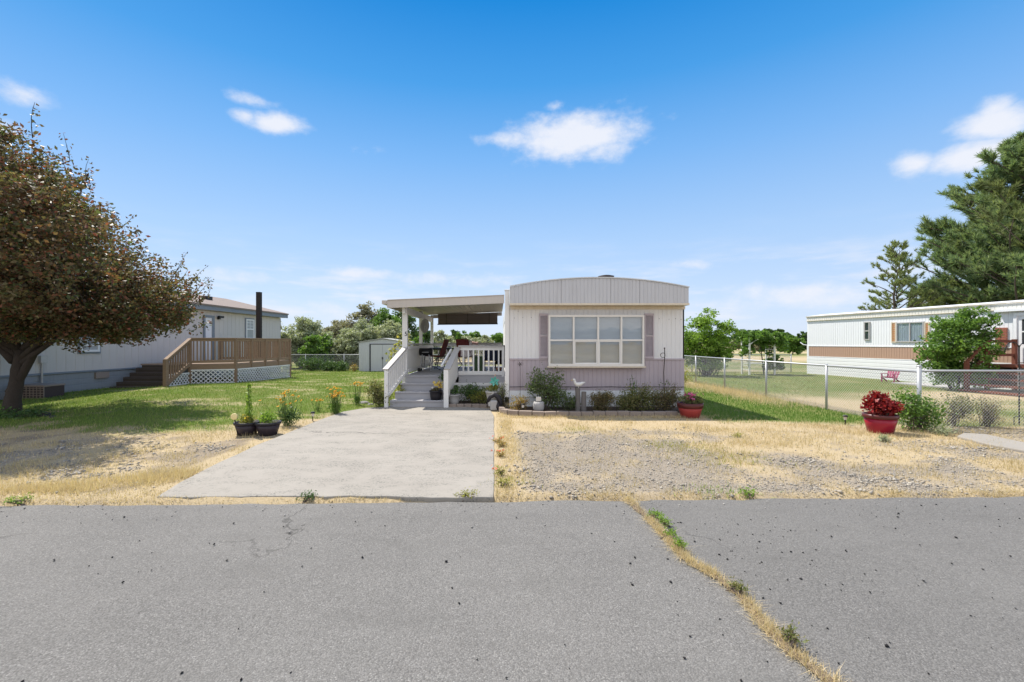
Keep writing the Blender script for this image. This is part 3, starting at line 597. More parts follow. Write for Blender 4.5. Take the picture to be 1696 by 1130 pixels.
# ------------------------------------------------------------------ the main mobile home
def build_home():
    t = thing('mobile_home', 'white and mauve single wide mobile home with bowed roof and big front window', 'mobile home', (2.36, 11.0, 0))
    X0, X1, Y = .27, 4.46, 11.0
    MB().ribs((X0, Y), (X1, Y), 1.222, 2.53, (0, -1), .105, .02, .007).build('upper_siding', M['white_siding'], t)
    MB().ribs((X0, Y - .004), (X1, Y - .004), .46, 1.19, (0, -1), .105, .02, .007).build('lower_siding', M['mauve'], t)
    MB().box(X0 - .01, X1 + .012, Y - .022, Y + .01, 1.188, 1.225).build('belt_trim', M['mauve'], t, bevel=.004)
    mb = MB(); mb.ribs((X0, Y + .02), (X1, Y + .02), -.05, .30, (0, -1), .20, .02, .012); mb.box(X0, X1, Y - .005, Y + .03, .302, .457); mb.build('skirting', M['skirt'], t)
    MB().tube([(X0 + (X1 - X0) * i / 12, Y - .02, .545 + .006 * math.sin(i * 2.1)) for i in range(13)], .007, 6).build('cable', M['black'], t)
    mb = MB(); mb.box(X0 + .02, X0 + .05, Y + .04, Y + 15, -.05, 2.6); mb.build('side_wall', M['white_siding'], t)
    mb = MB(); mb.ribs((X1, Y), (X1, Y + 15), -.05, 2.6, (1, 0), .105, .02, .007); mb.build('side_wall', M['white_siding'], t)
    MB().box(X0 + .05, X1 - .03, Y + 14.9, Y + 14.96, -.05, 2.6).build('rear_wall', M['white_siding'], t)
    VX0, VX1, VY = .296, 4.437, 10.70
    arc = lambda f: 2.905 + .215 * (1 - (2 * f - 1) ** 2) - .02 * f
    mb = MB()
    def aps(a, b): return lambda q: arc(a + (b - a) * q)
    for a, b in ((0, .283), (.285, .562), (.564, .725), (.727, 1)):
        mb.ribs((VX0 + (VX1 - VX0) * a, VY), (VX0 + (VX1 - VX0) * b, VY), 2.53, aps(a, b), (0, -1), .088, .016, .006)
    mb.build('valance', M['valance'], t)
    n = 26; mb = MB(); pts = [(VX0 - .02 + (VX1 - VX0 + .04) * i / n, arc(i / n)) for i in range(n + 1)]
    mb.slab([(x, VY - .025, z + .004) for x, z in pts] + [(x, VY - .025, z + .026) for x, z in pts[::-1]], (0, .06, 0)); mb.build('roof_edge', M['roof_metal'], t)
    mb = MB(); mb.slab([(x, VY + .034, z) for x, z in pts] + [(x, VY + .034, 2.50) for x in (VX1 + .02, VX0 - .02)], (0, 15.4, 0)); mb.build('roof', M['roof_metal'], t)
    mb = MB(); mb.box(VX0 - .02, VX1 + .02, VY - .02, Y + .0, 2.478, 2.528); mb.box(VX0, X1 + .02, Y - .02, Y + .02, 2.40, 2.476); mb.build('eave_trim', M['cream'], t, bevel=.006)
    mb = MB(); mb.box(.165, .262, 10.96, 11.06, .30, 2.84); mb.box(.15, .27, 10.95, 11.07, 2.845, 2.87); mb.build('corner_trim', M['white_paint'], t, bevel=.006)
    mb = MB(); mb.lathe(2.80, 11.9, [(.075, 2.95), (.075, 3.29), (.20, 3.30), (.21, 3.325), (.11, 3.35), (.02, 3.355)], 18); mb.build('roof_vent', M['rust'], t, True)
    # small marks: screw plugs along the top of the siding
    mb = MB()
    for px, py in ((852, 527), (866, 526), (880, 526), (858, 516), (1092, 528), (1108, 529), (1119, 528), (1128, 529)): mb.box(wx(px, Y) - .006, wx(px, Y) + .006, Y - .006, Y + .0, wz(py, Y) - .007, wz(py, Y) + .007)
    mb.build('screw_plugs', M['rust'], t)['kind'] = 'stuff'
    # window: shallow box bay with eight lights
    z0, z1, wy = 1.045, 2.262, 10.86; a, b = wx(908.5, wy), wx(1067.5, wy); fw = .046
    fr = MB(); ym = (z0 + z1) / 2 + .008
    fr.box(a, a + fw, wy, Y + .02, z0, z1); fr.box(b - fw, b, wy, Y + .02, z0, z1); fr.box(a + fw, b - fw, wy, Y + .02, z1 - .05, z1); fr.box(a + fw, b - fw, wy, Y + .02, z0, z0 + .06)
    ms = [wx(p, wy) for p in (950.3, 991, 1029.5)]
    for m_ in ms: fr.box(m_ - .022, m_ + .022, wy + .003, wy + .06, z0 + .06, z1 - .05)
    ws = [a + fw] + [q for m_ in ms for q in (m_ - .022, m_ + .022)] + [b - fw]
    for i in range(4): fr.box(ws[2 * i], ws[2 * i + 1], wy + .006, wy + .06, ym - .02, ym + .02)
    win = fr.build('window', M['frame'], t, bevel=.005)
    tr = MB()                                                                    # inner sash frames of the lower lights
    for i in range(1, 3):
        p, q = ws[2 * i], ws[2 * i + 1]
        for (x0_, x1_, zz0, zz1) in ((p, p + .022, z0 + .06, ym - .02), (q - .022, q, z0 + .06, ym - .02), (p + .022, q - .022, z0 + .06, z0 + .082), (p + .022, q - .022, ym - .042, ym - .02)): tr.box(x0_, x1_, wy + .02, wy + .05, zz0, zz1)
    tr.build('sash', M['white_paint'], win)
    mb = MB(); mb.box(a - .03, b + .03, wy - .025, Y, z0 - .035, z0 - .002); mb.build('sill', M['cream'], win, bevel=.006)
    mb = MB()
    for i in range(4):
        for zz0, zz1 in ((z0 + .06, ym - .02), (ym + .02, z1 - .05)):
            tl = RR.uniform(-.002, .002); mb.slab([(ws[2 * i], wy + .04 + tl, zz0), (ws[2 * i + 1], wy + .04 - tl, zz0), (ws[2 * i + 1], wy + .04 - tl, zz1), (ws[2 * i], wy + .04 + tl, zz1)], (0, .003, 0))
    mb.build('pane', M['glass'], win)
    mb = MB(); zz = z0 + .05; k = 0
    while zz < z1 - .05:
        tilt = .011 + .002 * math.sin(k * .7); mb.slab([(a + .05, wy + .105 - tilt * .6, zz), (b - .05, wy + .105 - tilt * .6, zz), (b - .05, wy + .105 + tilt * .6, zz + .024), (a + .05, wy + .105 + tilt * .6, zz + .024)], (0, .0015, 0)); zz += .0245; k += 1
    mb.box(a + .05, b - .05, wy + .135, wy + .137, z0 + .04, z1 - .04)
    mb.build('blind', M['blind'], win)
    for px0, px1 in ((893.2, 908.0), (1067.9, 1083.2)):
        x0, x1 = wx(px0, 10.96), wx(px1, 10.96); s = MB(); y0 = 10.955; w_ = .028; h0, h1 = 1.225, 2.30
        s.box(x0, x0 + w_, y0, Y, h0, h1); s.box(x1 - w_, x1, y0, Y, h0, h1); s.box(x0 + w_, x1 - w_, y0, Y, h1 - .05, h1); s.box(x0 + w_, x1 - w_, y0, Y, h0, h0 + .05); s.box(x0 + w_, x1 - w_, y0, Y, 1.75, 1.78)
        for k in range(34):
            zz = h0 + .055 + k * .0293
            if abs(zz - 1.76) < .03: continue
            s.slab([(x0 + w_, y0 + .006, zz), (x1 - w_, y0 + .006, zz), (x1 - w_, y0 + .026, zz + .022), (x0 + w_, y0 + .026, zz + .022)], (0, .004, 0))
        s.build('shutter', M['mauve'], t)
build_home()

# ------------------------------------------------------------------ covered porch with stairs
DZ = .735
def baluster_run(t, p0, p1, z0, z1, mat, n, w=.04, railmat=None, cap=.12, lowrail=True, name='baluster'):
    p0 = Vector((*p0, 0)); p1 = Vector((*p1, 0)); railmat = railmat or mat
    MB().beam(p0 + Vector((0, 0, z1 - .02)), p1 + Vector((0, 0, z1 - .02)), cap, .04).build('top_rail', railmat, t, bevel=.005)
    MB().beam(p0 + Vector((0, 0, z1 - .085)), p1 + Vector((0, 0, z1 - .085)), .04, .088).build('rail', mat, t, bevel=.004)
    r = MB()
    if lowrail: r.beam(p0 + Vector((0, 0, z0 + .05)), p1 + Vector((0, 0, z0 + .05)), .042, .10)
    r.build('rail', mat, t, bevel=.004)
    for i in range(n):
        q = p0.lerp(p1, (i + 1) / (n + 1)); m_ = MB(); d = (p1 - p0).normalized() * w / 2; e = Vector((-d.y, d.x, 0))
        vs = [q - d - e, q + d - e, q + d + e, q - d + e]; m_.prism([(v.x, v.y) for v in vs], z0 + .101 if lowrail else z0, z1 - .13); m_.build(name, mat, t)
def build_porch():
    t = thing('covered_porch', 'white covered porch with grey steps and sloped roof on the side of the mobile home', 'porch', (-1.2, 12.3, 0))
    XL, XR, YF, YB = -2.5, .20, 12.22, 17.25
    mb = MB(); n = 34
    for i in range(n):
        y0 = YF + (YB - YF) * i / n; mb.box(XL, XR, y0 + .004, YF + (YB - YF) * (i + 1) / n - .004, DZ - .03, DZ)
    mb.build('floor', M['deck_grey'], t)
    mb = MB(); mb.box(-1.05, XR - .02, YF - .03, YF + .0, .548, DZ - .032); mb.build('floor_fascia', M['deck_grey'], t, bevel=.005)
    mb = MB(); mb.box(-1.2, XR - .02, YF - .10, YF - .032, .46, .545); mb.build('ledge', M['white_paint'], t, bevel=.006)
    mb = MB(); mb.ribs((-1.2, YF - .06), (XR - .02, YF - .06), 0, .455, (0, -1), .22, .012, .01); mb.build('skirt_board', M['white_paint'], t)
    mb = MB(); mb.ribs((XL, YB), (XL, YF + .02), 0, .70, (-1, 0), .22, .012, .01); mb.build('skirt_board', M['white_paint'], t)
    ys = [11.26, 11.55, 11.84, 12.13]; zs = [.185, .365, .55, DZ]; xl = [-2.66, -2.60, -2.53, -2.46]; xr = [-1.28, -1.25, -1.21, -1.16]
    for i in range(4):
        y1 = ys[i + 1] if i < 3 else YF + .02
        s = MB(); s.box(xl[i], xr[i], ys[i] + .02, y1 + .04, max(zs[i] - .30, 0), zs[i] - .036); st = s.build('step', M['deck_grey'], t)
        s = MB(); s.box(xl[i] - .0, xr[i], ys[i] - .012, y1 + .015, zs[i] - .034, zs[i]); s.build('tread', M['deck_grey'], st, bevel=.008)
    MB().box(XL, XR, YB - .05, YB - .01, 0, .70).build('rear_skirt', M['white_paint'], t)
    # posts and roof
    for px, y, h0, w in ((671, 12.3, 0, .135), (697, 14.78, DZ, .10), (715.5, 17.15, DZ, .10)):
        x = wx(px, y); ztop = 2.63; MB().box(x - w / 2, x + w / 2, y - w / 2, y + w / 2, h0, ztop).build('post', M['white_paint'], t, bevel=.006)
    rl, rr = -2.86, .16; zl, zr = 2.705, 2.835                                       # roof top at its left and right edge
    def zt(x): return zl + (zr - zl) * (x - rl) / (rr - rl)
    ya, yb = 11.92, 17.45
    mb = MB()                                                                         # corrugated pan roof
    n = 20
    for i in range(n):
        x0 = rl + (rr - rl) * i / n; x1 = rl + (rr - rl) * (i + 1) / n; mb.slab([(x0, ya + .03, zt(x0) - .06), (x1 - .012, ya + .03, zt(x1) - .06), (x1 - .012, ya + .03, zt(x1) - .045), (x0, ya + .03, zt(x0) - .045)], (0, yb - ya - .03, 0))
        mb.slab([(x1 - .03, ya + .03, zt(x1) - .044), (x1 - .0, ya + .03, zt(x1) - .044), (x1 - .0, ya + .03, zt(x1) - .015), (x1 - .03, ya + .03, zt(x1) - .015)], (0, yb - ya - .03, 0))
    mb.build('roof', M['porch_ceiling'], t)
    mb = MB(); mb.slab([(rl, ya, zl - .20), (rr, ya, zr - .205), (rr, ya, zr), (rl, ya, zl)], (0, .028, 0)); mb.slab([(rl - .01, ya - .02, zl + .001), (rr, ya - .02, zr + .001), (rr, ya - .02, zr + .014), (rl - .01, ya - .02, zl + .014)], (0, .06, 0)); mb.build('front_fascia', M['fascia_tan'], t)
    mb = MB(); mb.box(rl - .03, rl, ya, yb, zl - .19, zl + .01); mb.box(rl - .16, rl - .032, ya - .01, yb, zl - .10, zl - .0); mb.build('gutter', M['fascia_tan'], t, bevel=.008)
    mb = MB(); mb.beam((-2.49, 12.1, 2.47), (-2.49, 17.3, 2.47), .08, .19); mb.build('beam', M['white_paint'], t, bevel=.005)
    mb = MB(); mb.slab([(-2.44, 17.2, 2.52), (rr - .02, 17.2, 2.62), (rr - .02, 17.2, 2.75), (-2.44, 17.2, 2.64)], (0, .05, 0)); mb.build('rear_beam', M['fascia_tan'], t)
    # railings
    def panel(name, p0, p1, zb0, zb1, zt0, zt1, n, gap=.012, th=.022):
        m_ = MB(); p0 = Vector((*p0, 0)); p1 = Vector((*p1, 0)); d = p1 - p0; nn = Vector((d.y, -d.x, 0)).normalized() * th; L = d.length
        for i in range(n):
            a = i / n + gap / L / 2; b = (i + 1) / n - gap / L / 2; q = lambda f, z: p0 + d * f + Vector((0, 0, z)); 
            m_.slab([q(a, zb0 + (zb1 - zb0) * a), q(b, zb0 + (zb1 - zb0) * b), q(b, zt0 + (zt1 - zt0) * b), q(a, zt0 + (zt1 - zt0) * a)], nn)
        return m_.build(name, M['white_paint'], t)
    panel('stair_rail_board', (-2.735, 11.25), (-2.49, 12.23), .25, .80, .93, 1.42, 9, .02)
    m_ = MB(); m_.beam((-2.745, 11.16, .945), (-2.48, 12.24, 1.475), .15, .035); m_.build('stair_rail_cap', M['grey_cap'], t, bevel=.005)
    [MB().beam(*q).build('stair_rail_bar', M['white_paint'], t, bevel=.004) for q in (((-2.695, 11.24, .895), (-2.445, 12.23, 1.39), .05, .07), ((-2.70, 11.26, .30), (-2.45, 12.23, .83), .05, .08))]
    m_ = MB(); m_.box(-2.775, -2.685, 11.17, 11.26, 0, .93); m_.build('stair_post', M['white_paint'], t, bevel=.005)
    panel('stair_rail_board', (-1.235, 11.25), (-1.09, 12.2), .25, .72, .93, 1.40, 9, .02)
    m_ = MB(); m_.beam((-1.24, 11.14, .955), (-1.08, 12.24, 1.475), .16, .035); m_.build('stair_rail_cap', M['grey_cap'], t, bevel=.005)
    [MB().beam(*q).build('stair_rail_bar', M['white_paint'], t, bevel=.004) for q in (((-1.40, 11.35, 1.02), (-1.24, 12.15, 1.42), .045, .055), ((-1.25, 11.3, .28), (-1.11, 12.2, .74), .05, .08))]
    m_ = MB(); m_.box(-1.325, -1.21, 11.15, 11.25, 0, .94); m_.build('stair_post', M['white_paint'], t, bevel=.005)
    baluster_run(t, (-1.06, 12.24), (.15, 12.24), .745, 1.53, M['white_paint'], 8, .04, M['grey_cap'])
    m_ = MB(); m_.box(.10, .165, 12.2, 12.29, .5, 1.5); m_.build('rail_post', M['white_paint'], t)
    panel('side_rail_board', (-2.46, 17.1), (-2.46, 12.37), .80, .80, 1.52, 1.52, 28, .018)
    MB().beam((-2.46, 12.37, 1.56), (-2.46, 17.2, 1.56), .14, .04).build('top_rail', M['grey_cap'], t, bevel=.005)
    [MB().beam((-2.43, 12.4, q), (-2.43, 17.1, q), .04, .09).build('rail', M['white_paint'], t) for q in (1.47, .84)]
    baluster_run(t, (-2.4, 17.2), (.15, 17.2), .78, 1.60, M['white_paint'], 15, .04, M['grey_cap'])
    c = bpy.data.curves.new('house_number', 'FONT'); c.body = '5'; c.size = .16; c.extrude = .004; c.align_x = 'CENTER'; c.align_y = 'CENTER'
    tmp = bpy.data.objects.new('house_number', c); me = bpy.data.meshes.new_from_object(tmp); bpy.data.objects.remove(tmp); o = link('house_number', me, M['black'], t, False); o.rotation_euler = (math.pi / 2, 0, 0)
    o.location = Vector((wx(672.5, 12.23), 12.226, wz(553.5, 12.23))) - offset_of(t)
build_porch()

def porch_things():
    b = MB(); y = 17.05; x0, x1 = wx(725.5, y), wx(824, y); z0, z1 = wz(536.5, y), 2.70
    k = 0; z = z0
    while z < z1: b.tube([(x0, y + .004 * math.sin(k), z), (x1, y + .004 * math.cos(k * 1.3), z + .02)], .0125, 6); z += .022; k += 1
    o = b.build('bamboo_shade', M['bamboo']); tag(o, 'dark brown bamboo roll shade hanging under the porch roof', 'shade')
    s = MB()
    for f in (.14, .5, .86): s.beam((x0 + (x1 - x0) * f, y - .018, z0), (x0 + (x1 - x0) * f, y - .018, z1), .014, .004, (0, 1, 0))
    s.tube([(x0 - .02, y - .005, z0 - .02), (x1 + .01, y - .005, z0 + .0)], .022, 8); s.build('cord', M['rust'], o)
    # small barrel grill
    gy = 13.9; gxx = wx(705.5, gy); t = thing('barbecue_grill', 'small black barrel barbecue on a silver wheeled stand on the porch', 'grill', (gxx, gy, DZ))
    zc = wz(583, gy); m_ = MB(); n = 20; r = .115
    m_.tube([(gxx - .205, gy, zc), (gxx - .2, gy, zc), (gxx - .19, gy, zc), (gxx + .19, gy, zc), (gxx + .2, gy, zc), (gxx + .205, gy, zc)], [.05, .09, r, r, .09, .05], 20); m_.build('barrel', M['black'], t, True)
    m_ = MB(); m_.tube([(gxx - .1, gy - .13, zc - .01), (gxx + .1, gy - .13, zc - .01)], .010, 8); m_.box(gxx - .1, gxx - .085, gy - .13, gy - .1, zc - .018, zc); m_.box(gxx + .085, gxx + .1, gy - .13, gy - .1, zc - .018, zc); m_.build('handle', M['silver'], t)
    for sx in (-1, 1):
        for sy in (-1, 1): MB().tube([(gxx + sx * .10, gy + sy * .08, zc - .08), (gxx + sx * .17, gy + sy * .14, DZ + .02)], .011, 8).build('leg', M['silver'], t)
    m_ = MB(); m_.box(gxx - .15, gxx + .16, gy - .12, gy + .12, DZ + .1, DZ + .115)
    for k in range(6): m_.tube([(gxx - .12, gy - .12, DZ + .16 + k * .035), (gxx + .12, gy - .12, DZ + .16 + k * .035)], .005, 5)
    m_.build('wire_shelf', M['silver'], t)
    for sy in (-1, 1): MB().tube([(gxx - .19, gy + sy * .14 - .015, DZ + .055), (gxx - .19, gy + sy * .14 + .015, DZ + .055)], .055, 14).build('wheel', M['black'], t)
    # patio table
    ty = 15.5; tx = wx(736, ty); t = thing('patio_table', 'round dark metal patio table with a pole through it on the porch', 'table', (tx, ty, DZ))
    m_ = MB(); m_.lathe(tx, ty, [(.5, DZ + .66), (.52, DZ + .67), (.52, DZ + .69), (.5, DZ + .70)], 28); m_.build('tabletop', M['black'], t)
    for k in range(4):
        a = math.pi / 4 + k * math.pi / 2; MB().tube([(tx + .15 * math.cos(a), ty + .15 * math.sin(a), DZ + .66), (tx + .3 * math.cos(a), ty + .3 * math.sin(a), DZ + .35), (tx + .42 * math.cos(a), ty + .42 * math.sin(a), DZ)], .014, 7).build('leg', M['black'], t)
    MB().tube([(tx, ty, DZ + .05), (tx, ty, DZ + 1.12)], .014, 8).build('pole', M['black'], t)
    def patio_chair(x, y, rz, label, arms=True):
        t = thing('patio_chair', label, 'chair', (x, y, DZ), rz, 'patio chairs on the porch')
        s = MB(); s.slab([(-.24, -.24, .42), (.24, -.24, .44), (.24, .24, .40), (-.24, .24, .40)], (0, 0, .045)); s.build('seat', M['red_fabric'], t, bevel=.015, world=False)
        s = MB(); s.slab([(-.23, .23, .42), (.23, .23, .42), (.22, .40, .98), (-.22, .40, .98)], (0, .05, 0)); s.build('backrest', M['red_fabric'], t, bevel=.015, world=False)
        for sx in (-1, 1):
            MB().tube([(sx * .26, -.26, 0), (sx * .26, -.22, .42), (sx * .27, -.2, .64), (sx * .27, .28, .64)], .013, 7).build('leg', M['black'], t, world=False)
            MB().tube([(sx * .26, .24, .42), (sx * .26, -.05, .16), (sx * .26, .3, 0)], .013, 7).build('leg', M['black'], t, world=False)
        return t
    patio_chair(wx(719, 14.9), 14.9, -1.75, 'dark red cushioned patio chair beside the barbecue')
    patio_chair(wx(776, 14.6), 14.6, 2.7, 'dark red patio chair behind the porch balusters with a pale cloth on it')
    # cloth over the back of the second chair
    cx_, cy_ = wx(772, 14.2), 14.2; nx = 12; vs = []; 
    for j in range(9):
        for i in range(nx + 1):
            u = i / nx; q = j / 8; vs.append((cx_ - .17 + .34 * u, cy_ + .05 * math.sin(u * 7 + q) * (1 if q > .2 else .3) + .1 * (1 - q), DZ + .93 - .5 * q + .015 * math.sin(u * 9)))
    fs = [(j * (nx + 1) + i, j * (nx + 1) + i + 1, (j + 1) * (nx + 1) + i + 1, (j + 1) * (nx + 1) + i) for j in range(8) for i in range(nx)]
    o = MB().add(vs, fs).build('cloth', M['white_cloth'], smooth=True); o.modifiers.new('thickness', 'SOLIDIFY').thickness = .012; tag(o, 'pale cloth draped over a patio chair behind the balusters', 'cloth')
    vs = []; y = 17.2; x0, x1 = wx(767, y), wx(792, y)
    for j in range(7):
        for i in range(11):
            u = i / 10; q = j / 6; vs.append((x0 + (x1 - x0) * u, y - .1 + .2 * q, 1.612 + .03 * math.sin(q * 3.14) + .012 * math.sin(u * 11 + q * 3) - (.07 if j in (0, 6) else 0)))
    o = MB().add(vs, [(j * 11 + i, j * 11 + i + 1, (j + 1) * 11 + i + 1, (j + 1) * 11 + i) for j in range(6) for i in range(10)]).build('towel', M['pink_cloth'], smooth=True); o.modifiers.new('thickness', 'SOLIDIFY').thickness = .01
    tag(o, 'pink towel laid over the back porch railing', 'towel')
    y = 13.3; x0, x1 = wx(783, y), wx(801, y); t = thing('storage_bin', 'green plastic storage bin standing behind the porch balusters', 'bin', ((x0 + x1) / 2, y, DZ))
    m_ = MB(); m_.hexa([(x0 + .02, y - .12, DZ), (x1 - .02, y - .12, DZ), (x1 - .02, y + .14, DZ), (x0 + .02, y + .14, DZ), (x0, y - .15, DZ + .44), (x1, y - .15, DZ + .44), (x1, y + .17, DZ + .44), (x0, y + .17, DZ + .44)]); m_.build('body', M['green_plastic'], t, bevel=.015)
    m_ = MB(); m_.box(x0 - .015, x1 + .015, y - .17, y + .19, DZ + .442, DZ + .475); m_.build('lid', M['green_plastic'], t, bevel=.012)
    y = 13.6; x = wx(814, y); t = thing('camp_chair', 'black folding camp chair behind the balusters beside the green bin', 'chair', (x, y, DZ))
    m_ = MB(); m_.slab([(x - .22, y - .2, DZ + .36), (x + .2, y - .2, DZ + .36), (x + .2, y + .2, DZ + .32), (x - .22, y + .2, DZ + .32)], (0, 0, .03)); m_.build('seat', M['blue_dark'], t, bevel=.01)
    m_ = MB(); m_.slab([(x - .21, y + .18, DZ + .33), (x + .19, y + .18, DZ + .33), (x + .19, y + .3, DZ + .8), (x - .21, y + .3, DZ + .8)], (0, .025, 0)); m_.build('backrest', M['blue_dark'], t, bevel=.01)
    for sx in (-1, 1):
        for sy in (-1, 1): MB().tube([(x + sx * .2, y + sy * .2, DZ), (x + sx * .19, y - sy * .18, DZ + .42)], .011, 7).build('leg', M['black'], t)
    y = 16.2; x = wx(829, y); t = thing('plant_stand', 'dark wooden plant stand in the back corner of the porch', 'stand', (x, y, DZ))
    MB().box(x - .2, x + .16, y - .15, y + .15, DZ + .74, DZ + .78).build('top', M['pole_wood'], t)
    for sx in (-.18, .14):
        for sy in (-1, 1): MB().box(x + sx - .02, x + sx + .02, y + sy * .12 - .02, y + sy * .12 + .02, DZ, DZ + .738).build('leg', M['pole_wood'], t)
    MB().box(x - .2, x + .16, y + .13, y + .148, DZ + .1, DZ + .7).build('back_panel', M['pole_wood'], t)
    y = 13.0; x = wx(826, y); t = thing('clay_pot', 'small terracotta pot at the right end of the porch railing', 'pot', (x, y, DZ))
    MB().lathe(x, y, [(.05, DZ), (.075, DZ + .12), (.09, DZ + .12), (.09, DZ + .15), (.07, DZ + .15), (.06, DZ + .11)], 18).build('body', plain('terracotta', (.42, .17, .08), .8), t, True)
    # dark mat on the porch floor edge
    y = 12.5; x0, x1 = wx(783, 12.4), wx(804, 12.4); o = MB().box(x0, x1, 12.3, 12.75, DZ + .003, DZ + .02).build('door_mat', M['black_plastic'], bevel=.004); tag(o, 'flat black rubber mat on the porch floor behind the balusters', 'mat')
    # satellite dish on the middle post
    y = 14.7; x = wx(704, y); z = wz(540, y); t = thing('satellite_dish', 'grey satellite dish fixed to the middle porch post', 'satellite dish', (x, y, z - .2))
    n = 20; vs = [(x, y + .05, z)]; fs = []
    for j in range(1, 5):
        for k in range(n):
            a = 2 * math.pi * k / n; r = j / 4; lx = .14 * r * math.cos(a); lz = .22 * r * math.sin(a); vs.append((x + lx * .9 + .05 * lz, y + .05 - .09 * r * r + lx * .5, z + lz))
    fs += [(0, 1 + k, 1 + (k + 1) % n) for k in range(n)] + [(1 + j * n + k, 1 + (j + 1) * n + k, 1 + (j + 1) * n + (k + 1) % n, 1 + j * n + (k + 1) % n) for j in range(3) for k in range(n)]
    o = MB().add(vs, fs).build('reflector', M['dish'], t, True); o.modifiers.new('thickness', 'SOLIDIFY').thickness = .01
    MB().tube([(x - .12, y + .05, z - .12), (x, y + .06, z - .1), (x, y + .04, z)], .016, 8).build('mount', M['galv'], t); MB().tube([(x, y - .0, z - .25), (x + .03, y - .33, z - .02)], .010, 7).build('feed_arm', M['galv'], t)
porch_things()

# ------------------------------------------------------------------ garden shed
def build_shed():
    y = 27.3; x0, x1 = wx(594.5, y), wx(674, y); hb = -.14; t = thing('garden_shed', 'pale grey metal garden shed with dark door frame on the lawn', 'shed', ((x0 + x1) / 2, y, hb))
    xm = wx(633.6, y) + .05; e, p = 1.62, 1.83
    MB().ribs((x0, y), (x1, y), hb, lambda f: e + (p - e) * (1 - abs(2 * f - 1)), (0, -1), .155, .02, .008, .04).build('front_wall', M['shed_wall'], t)
    MB().ribs((x0, y + 2.2), (x0, y + .05), hb, e - .02, (-1, 0), .155, .02, .008, .03).build('side_wall', M['shed_wall'], t)
    MB().ribs((x1, y + .05), (x1, y + 2.2), hb, e - .02, (1, 0), .155, .02, .008, .03).build('side_wall', M['shed_wall'], t)
    MB().box(x0 + .04, x1 - .04, y + 2.14, y + 2.18, hb, e).build('rear_wall', M['shed_wall'], t)
    xm = (x0 + x1) / 2; mb = MB(); mb.slab([(x0 - .06, y - .06, e - .0), (xm, y - .06, p + .02), (x1 + .06, y - .06, e), (x1 + .06, y - .06, e + .03), (xm, y - .06, p + .055), (x0 - .06, y - .06, e + .03)], (0, 2.35, 0)); mb.build('roof', surf('shed_roof', (.42, .42, .41), .1), t)
    d0, d1 = wx(612, y), wx(655.5, y); dz = 1.545; mb = MB(); w = .085
    mb.box(d0, d0 + w, y - .03, y + .01, hb, dz); mb.box(d1 - w, d1, y - .03, y + .01, hb, dz); mb.box(d0 + w, d1 - w, y - .03, y + .01, dz - .05, dz); mb.build('door_frame', M['shed_trim'], t)
    dm = (d0 + d1) / 2 + .0
    for a, b in ((d0 + w, dm - .006), (dm + .006, d1 - w)):
        o = MB().box(a + .002, b - .002, y - .024, y - .002, hb + .01, dz - .052).build('door', M['shed_wall'], t)
    MB().box(dm - .035, dm + .035, y - .06, y - .026, .62, .76).build('latch', M['shed_trim'], t); MB().box(dm - .01, dm + .01, y - .034, y - .025, hb + .05, .61).build('door_strip', M['shed_trim'], t)
build_shed()

